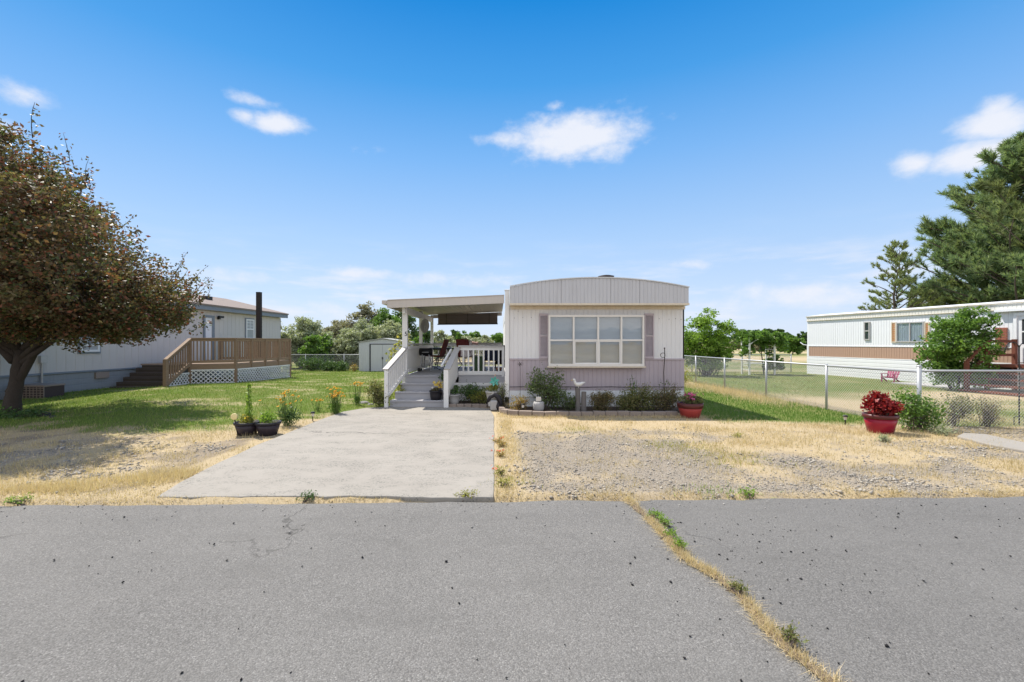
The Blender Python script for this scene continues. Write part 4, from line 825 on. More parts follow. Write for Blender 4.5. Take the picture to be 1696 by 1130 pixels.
# ------------------------------------------------------------------ left neighbour: beige home, deck, pole, cooling unit
LA = Vector((-13.7, 13.05)); LD = Vector((.0644, .9979)).normalized(); LROT = math.atan2(LD.y, LD.x)
def ls(px): k = (px - CX) / F; return (LA.x - k * LA.y) / (k * LD.y - LD.x)
def lz(px, py): s = ls(px); return wz(py, LA.y + s * LD.y)
def build_left_home():
    t = thing('manufactured_home', 'beige panelled manufactured home with slate trim and brown shingle roof', 'manufactured home', (LA.x, LA.y, 0), LROT)
    s0, s1 = -1.6, 14.0; kw = dict(world=False); wb, ev = .68, 3.05
    MB().ribs((s0, 0), (s1, 0), wb, ev, (0, -1), .30, .02, .008, .04).build('wall', M['beige_siding'], t, **kw)
    MB().ribs((s1, .0), (s1, 7), wb, lambda f: ev + 1.0 * (1 - abs(2 * f - 1)), (1, 0), .30, .02, .008, .05).build('end_wall', M['beige_siding'], t, **kw)
    MB().box(s0, s1 - .06, 6.95, 7.0, wb, ev).build('rear_wall', M['beige_siding'], t, **kw)
    MB().hribs((s0, .03), (s1, .03), -.1, wb - .04, (0, -1), 4).build('skirting', M['slate_skirt'], t, **kw)
    MB().box(s0, s1 + .02, -.035, .03, wb - .04, wb + .012).build('skirt_trim', M['slate_trim'], t, **kw)
    mb = MB(); mb.box(s0, s1 + .25, -.30, -.26, ev + .02, ev + .22); mb.build('fascia', M['slate_trim'], t, **kw)
    mb = MB(); mb.box(s0, s1 + .2, -.258, .0, ev + .02, ev + .05); mb.build('soffit', M['beige_siding'], t, **kw)
    mb = MB(); r0, r1 = ev + .225, ev + 1.12
    mb.slab([(s0, -.34, r0 - .02), (s0, 3.5, r1), (s0, 7.34, r0 - .02), (s0, 7.34, r0 + .05), (s0, 3.5, r1 + .07), (s0, -.34, r0 + .05)], (s1 - s0 + .28, 0, 0)); mb.build('roof', M['shingle'], t, **kw)
    mb = MB(); mb.slab([(s1 + .2, -.28, r0 - .22), (s1 + .2, 3.5, r1 - .2), (s1 + .2, 7.28, r0 - .22), (s1 + .2, 7.28, r0 - .025), (s1 + .2, 3.5, r1 - .01), (s1 + .2, -.28, r0 - .025)], (.04, 0, 0)); mb.build('gable_fascia', M['slate_trim'], t, **kw)
    for px, q in ((362, 1.6), (309, 3.2)):
        s = ls(px) + 1.2; z = r0 + .05 + (q + .34) / 3.84 * (r1 - r0); MB().box(s, s + .42, q - .15, q + .2, z - .02, z + .16).build('roof_vent', M['black'], t, **kw)
    s = ls(306) + 2.5; MB().tube([(s, 3.3, r1 - .1), (s, 3.3, r1 + .35)], .05, 10).build('vent_pipe', M['galv'], t, **kw)
    # front door
    a, b = ls(336), ls(354); z0, z1 = .83, lz(345, 522.5); mb = MB(); w = .11
    mb.box(a, a + w, -.05, .0, z0, z1); mb.box(b - w - .06, b, -.05, .0, z0, z1); mb.box(a + w, b - w - .06, -.05, .0, z1 - w, z1); mb.build('door_frame', M['slate_trim'], t, **kw)
    d = MB().box(a + w, b - w - .06, -.03, .0, z0, z1 - w).build('door', M['door_white'], t, **kw)
    MB().ball((b - w - .15, -.06, z0 + .95), .035).build('handle', M['silver'], d, True, world=False)
    s = ls(361); z = lz(361, 527); mb = MB(); mb.box(s - .06, s + .06, -.1, -.005, z - .06, z + .08); mb.box(s - .16, s + .16, -.2, -.1, z + .0, z + .1); mb.build('wall_lamp', M['black'], t, bevel=.01, **kw)
    def window(a, b, z0, z1, bars):
        f = MB(); w = .07
        f.box(a - .06, b + .06, -.03, -.008, z0 - .06, z1 + .06); fo = f.build('window', M['slate_trim'], t, **kw)
        f = MB(); f.box(a, a + w, -.06, -.031, z0, z1); f.box(b - w, b, -.06, -.031, z0, z1); f.box(a + w, b - w, -.06, -.031, z0, z0 + w); f.box(a + w, b - w, -.06, -.031, z1 - w, z1); f.box(a + w, b - w, -.055, -.031, (z0 + z1) / 2 - .03, (z0 + z1) / 2 + .03)
        if bars:
            f.box((a + b) / 2 - .012, (a + b) / 2 + .012, -.045, -.031, (z0 + z1) / 2 + .03, z1 - w); 
            for q in (.66, .82): f.box(a + w, (a + b) / 2 - .012, -.045, -.031, z0 + (z1 - z0) * q - .01, z0 + (z1 - z0) * q + .01); f.box((a + b) / 2 + .012, b - w, -.045, -.031, z0 + (z1 - z0) * q - .01, z0 + (z1 - z0) * q + .01)
        f.build('frame', M['door_white'], fo, world=False)
        MB().box(a + w, b - w, -.034, -.0315, z0 + w, z1 - w).build('pane', surf('curtained_pane', (.38, .40, .42), .15, 2, .12, 0), fo, world=False)
    window(ls(406.5), ls(419.5), lz(413, 562), lz(413, 529), True); window(ls(131), ls(163), lz(147, 583), lz(147, 560), False)
    # electric conduit and meter box on the wall
    s = ls(67); mb = MB(); mb.tube([(s, -.05, .1), (s, -.05, .62), (s + .02, -.04, 1.05)], .025, 8); mb.box(s - .07, s + .12, -.1, -.0, 1.0, 1.22); mb.build('conduit', M['galv'], t, **kw)
    s = ls(168); MB().box(s - .25, s + .25, -.05, .0, .40, .6).build('crawl_vent', M['ac'], t, **kw)
build_left_home()

def build_left_deck():
    t = thing('wooden_deck', 'brown wooden deck with balusters and white lattice skirt on the left lawn', 'deck', (-11.4, 19, 0))
    fz, rt = .82, 1.79; A, B, Cc, D, E = (-13.25, 17.0), (-11.45, 17.05), (-10.12, 17.7), (-9.62, 21.2), (-12.95, 21.4)
    mb = MB(); mb.prism([A, B, Cc, D, E], fz - .04, fz); mb.build('floor', M['deck_floor'], t)
    mb = MB()
    for p, q in ((B, Cc), (Cc, D), (D, E)): mb.beam((*p, fz - .13), (*q, fz - .13), .04, .18)
    mb.build('rim_joist', M['deck_wood'], t)
    def lattice(p, q, z0, z1, clip=None):
        m_ = MB(); p = Vector((*p, 0)); q = Vector((*q, 0)); d = q - p; L = d.length; d /= L; nn = Vector((d.y, -d.x, 0)); sp = .155; hh = z1 - z0
        for sg, off in ((1, .012), (-1, .024)):
            c = -hh
            while c < L + hh:
                # line u - sg*v = c , clipped to the panel
                pts = []
                u0, v0, u1, v1 = (c, 0, c + hh, hh) if sg > 0 else (c + hh, 0, c, hh)
                if u0 > u1: u0, v0, u1, v1 = u1, v1, u0, v0
                if u1 > 0 and u0 < L:
                    if u0 < 0: v0 += (v1 - v0) * (-u0) / (u1 - u0); u0 = 0
                    if u1 > L: v1 += (v0 - v1) * (u1 - L) / (u1 - u0); u1 = L
                    if u1 - u0 > .03: m_.beam(p + d * u0 + nn * off + Vector((0, 0, z0 + v0)), p + d * u1 + nn * off + Vector((0, 0, z0 + v1)), .009, .031, nn.cross(Vector((u1 - u0, 0, 0)).normalized()) if 0 else (d * -(v1 - v0) + Vector((0, 0, 1)) * (u1 - u0)))
                c += sp
        m_.beam(p + nn * .03 + Vector((0, 0, z0 + .02)), q + nn * .03 + Vector((0, 0, z0 + .02)), .01, .045); m_.beam(p + nn * .03 + Vector((0, 0, z1 - .02)), q + nn * .03 + Vector((0, 0, z1 - .02)), .01, .045)
        m_.build('lattice', M['lattice'], t)
    lattice(B, Cc, .05, fz - .225); lattice(Cc, D, .02, fz - .225); lattice(D, E, .0, fz - .225); lattice((-11.47, 15.95), (-11.47, 17.0), .08, .5)
    for p in (B, Cc, ((Cc[0] + D[0]) / 2, (Cc[1] + D[1]) / 2), D, E, ((Cc[0] * .75 + D[0] * .25), (Cc[1] * .75 + D[1] * .25)), ((Cc[0] * .25 + D[0] * .75), (Cc[1] * .25 + D[1] * .75)), ((D[0] + E[0]) / 2, (D[1] + E[1]) / 2)):
        MB().box(p[0] - .045, p[0] + .045, p[1] - .045, p[1] + .045, .0 if p in (B, Cc, D) else fz - .2, rt - .04).build('post', M['deck_wood'], t)
    baluster_run(t, B, Cc, fz + .02, rt, M['deck_wood'], 12, .042); baluster_run(t, Cc, D, fz + .02, rt, M['deck_wood'], 27, .042); baluster_run(t, D, E, fz + .02, rt, M['deck_wood'], 24, .042)
    # stairs towards the camera
    n = 5
    for i in range(n):
        y = 17.0 - .285 * (i + 1); z = fz - .145 * (i + 1); st = MB().box(-13.2, -11.5, y, y + .32, z - .04, z).build('step', M['dark_wood'], t)
        MB().box(-13.2, -11.5, y + .29, y + .31, z - .0, z + .10).build('riser', M['dark_wood'], st)
    r0, r1 = (-11.42, 15.75), (-11.42, 17.0); za, zb = 1.02, rt - .04
    MB().beam((*r0, za), (*r1, zb), .13, .04).build('stair_rail', M['deck_wood'], t); mb = MB(); mb.beam((*r0, za - .09), (*r1, zb - .09), .04, .09); mb.beam((*r0, .14), (*r1, fz), .05, .12); mb.build('stair_stringer', M['deck_wood'], t)
    MB().box(-11.475, -11.365, 15.7, 15.8, .03, za - .0).build('post', M['deck_wood'], t)
    for i in range(9):
        f = (i + 1) / 10; y = r0[1] + (r1[1] - r0[1]) * f; MB().box(-11.44, -11.4, y - .02, y + .02, .2 + (fz - .14) * f, za - .1 + (zb - za) * f).build('baluster', M['deck_wood'], t)
    # furniture glimpsed between the balusters
    x, y = -11.4, 18.6
    # stove pipe like pole
    px = 429; y = 21.75; x = wx(px, y); t2 = thing('wooden_pole', 'tall dark square wooden pole rising beside the left deck', 'pole', (x, y, 0))
    MB().box(x - .1, x + .1, y - .1, y + .1, -.2, wz(485.5, y)).build('shaft', M['pole_wood'], t2, bevel=.012); MB().box(x - .105, x + .105, y - .105, y + .105, wz(485.5, y) + .002, wz(484, y)).build('cap', M['black'], t2, bevel=.01)
    # cooling unit by the wall
    t3 = thing('cooling_unit', 'low brown outdoor cooling unit on the grass by the beige home', 'air conditioner', (-13.0, 13.2, 0)); x0, x1, y0, y1 = -13.85, -12.72, 12.85, 13.5
    MB().box(x0, x1, y0, y1, .36, .41).build('lid', M['ac'], t3, bevel=.012); m_ = MB(); m_.box(x0 + .02, x1 - .02, y0 + .03, y1 - .02, .02, .355); m_.build('body', M['ac_dark'], t3)
    m_ = MB()
    for k in range(12): q = x0 + .02 + (x1 - x0 - .04) * k / 11; m_.box(q - .008, q + .008, y0 + .012, y0 + .029, .02, .355)
    for k in range(5): zz = .04 + k * .07; m_.box(x0 + .012, x1 - .012, y0 + .0, y0 + .011, zz, zz + .016)
    m_.build('grille', M['ac'], t3)
build_left_deck()

# ------------------------------------------------------------------ right neighbour: white and brown home
RA = Vector((16.1, 23.9)); RD = Vector((.148, -.989)).normalized(); RROT = math.atan2(RD.y, RD.x)
def rs(px): k = (px - CX) / F; return (k * RA.y - RA.x) / (RD.x - k * RD.y)
def rzz(px, py): return wz(py, RA.y + rs(px) * RD.y)
def rpt(s, out, z=0): n = Vector((-.989, -.148)); return (RA.x + RD.x * s + n.x * out, RA.y + RD.y * s + n.y * out, z)
def build_right_home():
    t = thing('long_trailer_home', 'long white trailer home with a brown band and orange shutters on the right', 'mobile home', (RA.x, RA.y, 0), RROT); kw = dict(world=False); L = 15.0
    b0, b1 = .92, 1.42
    MB().ribs((0, 0), (L, 0), 1.46, 2.72, (0, -1), .12, .02, .008, .04).build('upper_wall', M['white_home'], t, **kw)
    MB().ribs((.12, -.004), (L, -.004), b0, b1, (0, -1), .11, .02, .008, .04).build('brown_band', M['brown_band'], t, **kw)
    mb = MB(); mb.box(0, L, -.02, .02, b1 + .003, b1 + .04); mb.box(0, L, -.02, .02, b0 - .045, b0 - .003); mb.box(0, .118, -.02, .02, b0 - .003, b1 + .003); mb.build('band_trim', M['white_home'], t, **kw)
    MB().hribs((0, .0), (L, .0), -.05, b0 - .05, (0, -1), 6, .02).build('skirting', M['white_home'], t, **kw)
    mb = MB(); mb.box(.0, .04, .04, 4.2, -.05, 2.72); mb.build('end_wall', M['white_home'], t, **kw); MB().box(0, L, 4.2, 4.24, -.05, 2.72).build('rear_wall', M['white_home'], t, **kw)
    MB().ribs((0, -.03), (L, -.03), 2.735, 2.93, (0, -1), .12, .02, .008, .03).build('eave_panel', surf('cream_eave', (.66, .65, .60), .08, 2, .5, .05, 30, .3), t, **kw)
    mb = MB(); mb.box(-.02, L, -.06, .02, 2.72, 2.735); mb.box(-.02, L, -.07, .0, 2.933, 2.965); mb.build('eave_trim', M['cream'], t, **kw)
    mb = MB(); mb.slab([(-.02, -.075, 2.967), (-.02, 1.0, 3.10), (-.02, 2.1, 3.14), (-.02, 3.2, 3.10), (-.02, 4.3, 2.967), (-.02, 4.3, 2.90), (-.02, -.02, 2.90)], (L, 0, 0)); mb.build('roof', M['white_home'], t, **kw)
    def win(p0, p1, y0, y1, split):
        a, b = rs(p0), rs(p1); pm = (p0 + p1) / 2; z0, z1 = rzz(pm, y1), rzz(pm, y0); w = .045; f = MB()
        f.box(a, a + w, -.05, 0, z0, z1); f.box(b - w, b, -.05, 0, z0, z1); f.box(a + w, b - w, -.05, 0, z0, z0 + w); f.box(a + w, b - w, -.05, 0, z1 - w, z1)
        if split == 'v': f.box((a + b) / 2 - .02, (a + b) / 2 + .02, -.045, 0, z0 + w, z1 - w)
        else: f.box(a + w, b - w, -.045, 0, (z0 + z1) / 2 - .025, (z0 + z1) / 2 + .025)
        fo = f.build('window', surf('alu_frame', (.42, .41, .40), .1), t, **kw)
        MB().box(a + w, b - w, -.022, -.018, z0 + w, z1 - w).build('pane', M['glass'], fo, world=False)
        if split == 'v':
            m_ = MB(); n = 60; vs = []
            for i in range(n + 1): x = a + w + (b - a - 2 * w) * i / n; vs += [(x, -.010 + .006 * math.sin(i * 1.1), z0 + w), (x, -.010 + .006 * math.sin(i * 1.1), z1 - w)]
            m_.add(vs, [(2 * i, 2 * i + 2, 2 * i + 3, 2 * i + 1) for i in range(n)]); m_.build('curtain', surf('white_curtain', (.6, .63, .67), .1), fo, world=False)
        else: MB().box(a + w, b - w, -.012, -.010, z0 + w, z1 - w).build('backing', plain('window_dark', (.10, .11, .12), .6), fo, world=False)
    win(1432, 1441.5, 533, 563.5, 'h'); win(1485.5, 1531.5, 533.5, 567, 'v')
    for p0, p1 in ((1477, 1485), (1532.2, 1540.5)):
        a, b = rs(p0), rs(p1); z0, z1 = rzz(p0, 567.5), rzz(p0, 534); f = MB(); w = .04; f.box(a, a + w, -.04, .0, z0, z1); f.box(b - w, b, -.04, 0, z0, z1); f.box(a + w, b - w, -.04, 0, z1 - .04, z1); f.box(a + w, b - w, -.04, 0, z0, z0 + .04)
        fo = f.build('shutter', M['cream'], t, **kw); f = MB(); n = 10; hh = (z1 - z0 - .08) / n
        for k in range(n): f.box(a + w, b - w, -.03, -.002, z0 + .04 + k * hh + .012, z0 + .04 + (k + 1) * hh - .006)
        f.build('louvre', M['orange_shutter'], fo, world=False)
    # door and its frame near the right edge, brick patch by it
    a = rs(1686); b = a + .92; z0, z1 = .95, 2.5; f = MB(); f.box(a - .09, a, -.06, 0, z0, z1 + .1); f.box(b, b + .09, -.06, 0, z0, z1 + .1); f.box(a, b, -.06, 0, z1, z1 + .1); f.box(a - .55, b + .4, -.16, 0, z1 + .16, z1 + .24); f.build('door_frame', M['white_home'], t, **kw)
    d = MB(); d.box(a, b, -.03, 0, z0, 1.55); d.box(a, a + .12, -.03, 0, 1.551, z1); d.box(b - .12, b, -.03, 0, 1.551, z1); d.box(a + .121, b - .121, -.03, 0, z1 - .12, z1); d.box(a + .121, b - .121, -.03, 0, 1.95, 1.99); do = d.build('door', M['door_white'], t, **kw)
    MB().box(a + .121, b - .121, -.016, -.012, 1.551, 1.949).build('pane', plain('door_glass', (.05, .055, .06), .1), do, world=False); MB().box(a + .121, b - .121, -.016, -.012, 1.991, z1 - .121).build('pane', plain('door_glass', (.05, .055, .06), .1), do, world=False)
    s = rs(1650); m_ = MB()
    for k in range(8):
        for j in range(2): m_.box(s + .0 + j * .165 + (.08 if k % 2 else 0) * 0, s + .155 + j * .165, -.05 + .004 * RR.random(), 0, 1.45 + k * .085, 1.525 + k * .085)
    m_.build('brick_trim', M['brick'], t, **kw)
    # satellite arm on the far corner
    mb = MB(); mb.tube([(-.02, .2, 1.45), (-.35, .1, 1.5), (-.55, .1, 1.62)], .03, 8); mb.build('pipe_arm', M['galv'], t, **kw)
    # wooden entry steps
    t2 = thing('entry_steps', 'red brown wooden entry steps with handrail at the right trailer home', 'steps', rpt(rs(1665), .7)); s = rs(1655); kw = {}
    def B(name, s0, s1, o0, o1, z0, z1, mat=M['red_wood'], par=t2):
        p = [rpt(s0, o0), rpt(s1, o0), rpt(s1, o1), rpt(s0, o1)]; return MB().prism([(q[0], q[1]) for q in p], z0, z1).build(name, mat, par)
    B('platform', s + .5, s + 2.6, .06, 1.3, .82, .90)
    for k in range(4): B('step', s + .5, s + 2.6, 1.3 + k * .26, 1.6 + k * .26, .80 - .19 * (k + 1), .85 - .19 * (k + 1))
    for ss in (s + .5, s + 2.5):
        for oo, zt in ((.15, 1.72), (1.25, 1.68), (2.05, 1.0)): B('post', ss, ss + .1, oo, oo + .1, 0, zt)
        for zz in (.0, -.45): MB().beam(rpt(ss + .05, .15, 1.65 + zz), rpt(ss + .05, 1.3, 1.65 + zz), .05, .09).build('handrail', M['red_wood'], t2); MB().beam(rpt(ss + .05, 1.3, 1.65 + zz), rpt(ss + .05, 2.1, .98 + zz), .05, .09).build('handrail', M['red_wood'], t2)
    B('side_board', s + .46, s + .495, .1, 1.3, .1, .80, M['dark_wood'])
    # concrete path along the wall
    P = [rpt(rs(1540), .55), rpt(15, .55), rpt(15, 2.0), rpt(rs(1530), 1.5)]; o = MB().prism([(q[0], q[1]) for q in P], -.05, .05).build('path', surf('path_concrete', (.42, .41, .40), .12, 3, .9, .2)); tag(o, kind='structure')
build_right_home()
# ------------------------------------------------------------------ plants: builders
def leaf_quads(P, L, Wd, up=.35, droop=.0):
    n = len(P); d = rng.normal(0, 1, (n, 3)); d[:, 2] = d[:, 2] * .7 + up - droop; d /= np.linalg.norm(d, axis=1)[:, None]
    s = np.cross(d, rng.normal(0, 1, (n, 3)) * [1, 1, .6] + [0, 0, .8]); s /= np.linalg.norm(s, axis=1)[:, None] + 1e-9
    L = (np.broadcast_to(L, (n,)) * rng.uniform(.65, 1.25, n))[:, None]; w = L * Wd
    b = np.cross(d, s) * L * .12
    V = np.stack([P - d * L * .5, P + s * w * .5 + b - d * L * .05, P + d * L * .5, P - s * w * .5 + b - d * L * .05], 1).reshape(-1, 3)
    return V, np.arange(4 * n).reshape(-1, 4)
def env_points(env, n, shell=.55):
    """points inside a union of ellipsoids (cx,cy,cz,rx,ry,rz), biased towards the outside"""
    env = np.array(env, float); vol = np.prod(env[:, 3:], 1) ** .8; idx = rng.choice(len(env), n, p=vol / vol.sum())
    d = rng.normal(0, 1, (n, 3)); d /= np.linalg.norm(d, axis=1)[:, None]; r = rng.random(n) ** shell
    return env[idx, :3] + d * r[:, None] * env[idx, 3:]
def limb(mb, p0, p1, r0, r1, bend=.12, n=5, sides=6):
    p0 = Vector(p0); p1 = Vector(p1); L = (p1 - p0).length; off = Vector((RR.gauss(0, 1), RR.gauss(0, 1), abs(RR.gauss(0, .6)))) * L * bend
    mb.tube([p0.lerp(p1, i / n) + off * math.sin(math.pi * i / n) for i in range(n + 1)], [r0 + (r1 - r0) * i / n for i in range(n + 1)], sides)
def broad_tree(name, label, cat, loc, env, mat, bark, trunk_h, trunk_r, n_clump, per, clump_r, L, Wd=.5, up=.2, droop=0, group=None, lean=(0, 0), stems=1, shell=.5, nlimb=8, flare=True, vert=.7, zmin=None):
    t = thing(name, label, cat, loc, 0, group); kw = dict(world=False)
    cl = env_points(env, n_clump, shell)
    if zmin is not None: cl = cl[cl[:, 2] > zmin + rng.uniform(0, .3, len(cl))]
    mb = MB(); tops = []
    for s in range(stems):
        a = 6.28 * s / stems + .4; sp = .0 if stems == 1 else .16; top = Vector((lean[0] + math.cos(a) * sp * 2.2 * (stems > 1), lean[1] + math.sin(a) * sp * 2.2 * (stems > 1), trunk_h)); b = Vector((math.cos(a) * sp * .5, math.sin(a) * sp * .5, -.08))
        k = 7; pts = [b.lerp(top, i / k) + Vector((.25 * lean[0] * math.sin(3.14 * i / k), .1 * math.sin(2.2 * i), 0)) * (trunk_r) for i in range(k + 1)]
        rs_ = [trunk_r * (1.0 - .35 * i / k) * (1 + (.55 if flare else .1) * math.exp(-i * 1.3)) for i in range(k + 1)]
        mb.tube(pts, rs_, 12); tops.append((top, trunk_r * .62))
    hubs = []
    ends = cl[rng.choice(len(cl), min(nlimb, len(cl)), replace=False)]
    for e in ends:
        e = Vector(e); tp, r = min(tops, key=lambda q: (q[0] - e).length); st = tp - Vector((0, 0, RR.uniform(0, .25) * trunk_h)); mid = st.lerp(e, .85); limb(mb, st, mid, r * .75, r * .22, .10, 6, 7)
        hubs += [(st.lerp(mid, f), r * (.7 - .5 * f)) for f in (.35, .55, .75, 1.0)]
    hp = np.array([h[0][:] for h in hubs]); 
    for c in cl[: min(len(cl), 260)]:
        dd = np.linalg.norm(hp - c, axis=1) + .6 * np.maximum(0, hp[:, 2] - c[2]); i = int(dd.argmin()); limb(mb, hubs[i][0], c, max(.008, hubs[i][1] * .35), .004, .10, 4, 4)
    mb.build('trunk', bark, t, True, **kw)
    m_ = np.repeat(np.arange(len(cl)), rng.poisson(per, len(cl))); sz = rng.uniform(.6, 1.35, len(cl)) * clump_r
    g = rng.normal(0, 1, (len(m_), 3)); g *= (rng.random(len(m_)) ** .4 / (np.linalg.norm(g, axis=1) + 1e-9))[:, None]
    P = cl[m_] + g * sz[m_][:, None] * [1, 1, vert]; V, Fc = leaf_quads(P, L, Wd, up, droop); fm('crown', V, Fc, mat, t, world=False)
    return t
def shrub(name, label, loc, env, mat, n, L, Wd=.45, clump=14, cr=.10, cat='shrub', group=None, stems=7, stemmat=None, up=.45, shell=.5, extra=None):
    t = thing(name, label, cat, loc, 0, group); cl = env_points(env, max(6, n // clump), shell); cl[:, 2] = np.maximum(cl[:, 2], .03)
    mb = MB()
    for c in cl[:max(stems, 4)] if stems else []: limb(mb, (RR.gauss(0, .04), RR.gauss(0, .04), -.02), c, .008, .003, .08, 4, 4)
    for c in cl[stems:stems + 60]: 
        q = cl[rng.integers(0, max(1, min(stems, len(cl))))]; limb(mb, Vector(q) * .6, c, .005, .0022, .08, 3, 3)
    mb.build('stems', stemmat or M['bark'], t, world=False)
    m_ = rng.integers(0, len(cl), n); P = cl[m_] + rng.normal(0, cr, (n, 3)) * [1, 1, .8]; P[:, 2] = np.abs(P[:, 2]) + .01
    V, Fc = leaf_quads(P, L, Wd, up); fm('foliage', V, Fc, mat, t, world=False)
    return t
def flowers_on(t, pts, r, petalmat, eye=True, npet=9, tilt=.5):
    """daisy heads: a ring of petals and a dark eye"""
    V, Fc = [], []; e = MB()
    for p in pts:
        nrm = Vector((RR.gauss(0, tilt), RR.gauss(0, tilt) - .35, 1)).normalized(); u = nrm.orthogonal().normalized(); v = nrm.cross(u)
        for k in range(npet):
            a = 6.283 * k / npet + RR.random() * .2; d = u * math.cos(a) + v * math.sin(a); s = nrm.cross(d) * r * .3; p = Vector(p); o = len(V)
            V += [p + d * r * .2 - s * .5, p + d * r * .2 + s * .5, p + d * r * .75 + s - nrm * r * .08, p + d * r - nrm * r * .25, p + d * r * .75 - s - nrm * r * .08]; Fc.append([o, o + 1, o + 2, o + 3, o + 4])
        if eye: e.ball(p + nrm * r * .08, r * .3, 7, 5)
    me_ = MB(); me_.v = [tuple(q) for q in V]; me_.f = Fc; me_.build('flowers', petalmat, t, world=False)['kind'] = 'stuff'
    if eye: e.build('flower_eyes', M['flower_eye'], t, world=False)['kind'] = 'stuff'
def daisy_clump(label, px, py, hpx, wpx, nfl, leafn, group='orange flower clumps beside the drive', lm='green', low=.55, fr=.028):
    x, z = gp(px, py); k = F / z; h, w = hpx / k, wpx / k; t = thing('flower_clump', label, 'flowers', (x, z, float(hgt(x, z))), 0, group); mb = MB(); heads = []
    for i in range(nfl):
        hx, hy, hz = RR.gauss(0, w * .23), RR.gauss(0, w * .15), h * RR.uniform(low, 1); heads.append((hx, hy, hz)); limb(mb, (hx * .4, hy * .4, 0), (hx, hy, hz), .005, .003, .05, 4, 4)
    mb.build('stems', M['stem'], t, world=False)
    c = env_points([(0, 0, h * .28, w * .42, w * .3, h * .28)], leafn, .8); c[:, 2] = np.abs(c[:, 2]); V, Fc = leaf_quads(c, .06, .35, .8); fm('foliage', V, Fc, M[lm], t, world=False)
    flowers_on(t, heads, fr, M['orange_petal']); return t
def pot(t, x, y, z, r0, r1, h, mat, rim=.02, rimmat=None):
    MB().lathe(x, y, [(r0, z), (r0 * .35 + r1 * .65, z + h * .5), (r1, z + h - rim * 1.4)] + ([] if rimmat else [(r1 + rim * .5, z + h - rim * 1.3), (r1 + rim * .5, z + h), (r1 - .012, z + h), (r1 - .02, z + h * .8)]), 26).build('pot', mat, t, True)
    if rimmat: MB().lathe(x, y, [(r1, z + h - rim * 1.38), (r1 + .018, z + h - rim * 1.3), (r1 + .02, z + h), (r1 - .012, z + h), (r1 - .02, z + h * .8)], 26).build('rim', rimmat, t, True)
    MB().lathe(x, y, [(.01, z + h * .86), (r1 - .014, z + h * .865), (.01, z + h * .875)], 20).build('soil', M['soil'], t)

# ------------------------------------------------------------------ left tree
def left_tree():
    env = [(.1, .3, 2.9, 3.3, 2.9, 1.45), (-.8, .3, 4.0, 2.5, 2.3, 1.45), (-.7, .3, 5.0, 1.4, 1.4, 1.15), (1.85, .2, 2.4, 1.95, 1.7, .95), (-2.4, .2, 3.0, 2.4, 2.4, 1.6), (.6, .2, 3.75, 1.7, 1.7, 1.15), (-.35, .2, 5.75, .5, .5, .7), (2.2, -2.2, 3.4, 1.8, 1.5, 1.3), (1.2, -1.6, 4.5, 1.6, 1.4, 1.15), (1.9, .2, 2.1, 1.9, 1.5, .5), (2.6, .3, 2.5, 1.25, 1.2, .8), (-.3, -.2, 2.1, 2.2, 1.8, .5)]
    t = broad_tree('crabapple_tree', 'large round purple leaved crabapple tree on the lawn at the left edge', 'tree', (-10.75, 10.1, 0), env, M['plum'], M['bark_dark'], 1.45, .155, 1500, 96, .34, .088, .55, .1, .1, lean=(.25, 0), nlimb=16, shell=.42, zmin=1.5)
    # side limb low on the trunk and long whippy shoots at the top and right
    mb = MB(); limb(mb, (.02, 0, .5), (1.0, -.2, 1.9), .10, .05, .05, 6, 8); limb(mb, (.1, 0, 1.2), (-.9, .1, 2.1), .1, .05, .05, 6, 8); P = []
    for i in range(230):
        c = env_points(env, 1, .02)[0]
        if c[2] < 2.2: continue
        d = Vector((c[0] * .16 + RR.gauss(0, .25), c[1] * .12 + RR.gauss(0, .25), .75 + RR.random() * .5)).normalized(); Ln = RR.uniform(.3, .75); e = Vector(c) + d * Ln; limb(mb, c, e, .008, .003, .05, 4, 4)
        for q in range(22): f = RR.random(); p = Vector(c).lerp(e, f); P.append((p.x + RR.gauss(0, .045), p.y + RR.gauss(0, .045), p.z + RR.gauss(0, .03)))
    mb.build('twigs', M['bark_dark'], t, True, world=False)['kind'] = 'stuff'
    V, Fc = leaf_quads(np.array(P), .08, .5, .4); fm('shoots', V, Fc, M['plum'], t, world=False)
    for px, py, r in ((72, 693, .11), (88, 695, .07)): x, z = gp(px, py); o = MB().ball((x, z, r * .4), (r * 1.3, r, r * .8), 12, 8, .09).build('dark_rock', plain('dark_rock', (.05, .05, .052), .8), None, True); tag(o, 'dark rock on the grass beside the crabapple tree' if r > .1 else 'smaller pale rimmed rock right of the dark one by the tree', 'rock')
    x, z = gp(30, 694); shrub('ground_ivy', 'low dark leafy plants around the foot of the crabapple tree', (x, z, 0), [(0, 0, .06, .75, .3, .12)], M['dark_green'], 900, .07, .6, 10, .06, 'plant')
left_tree()

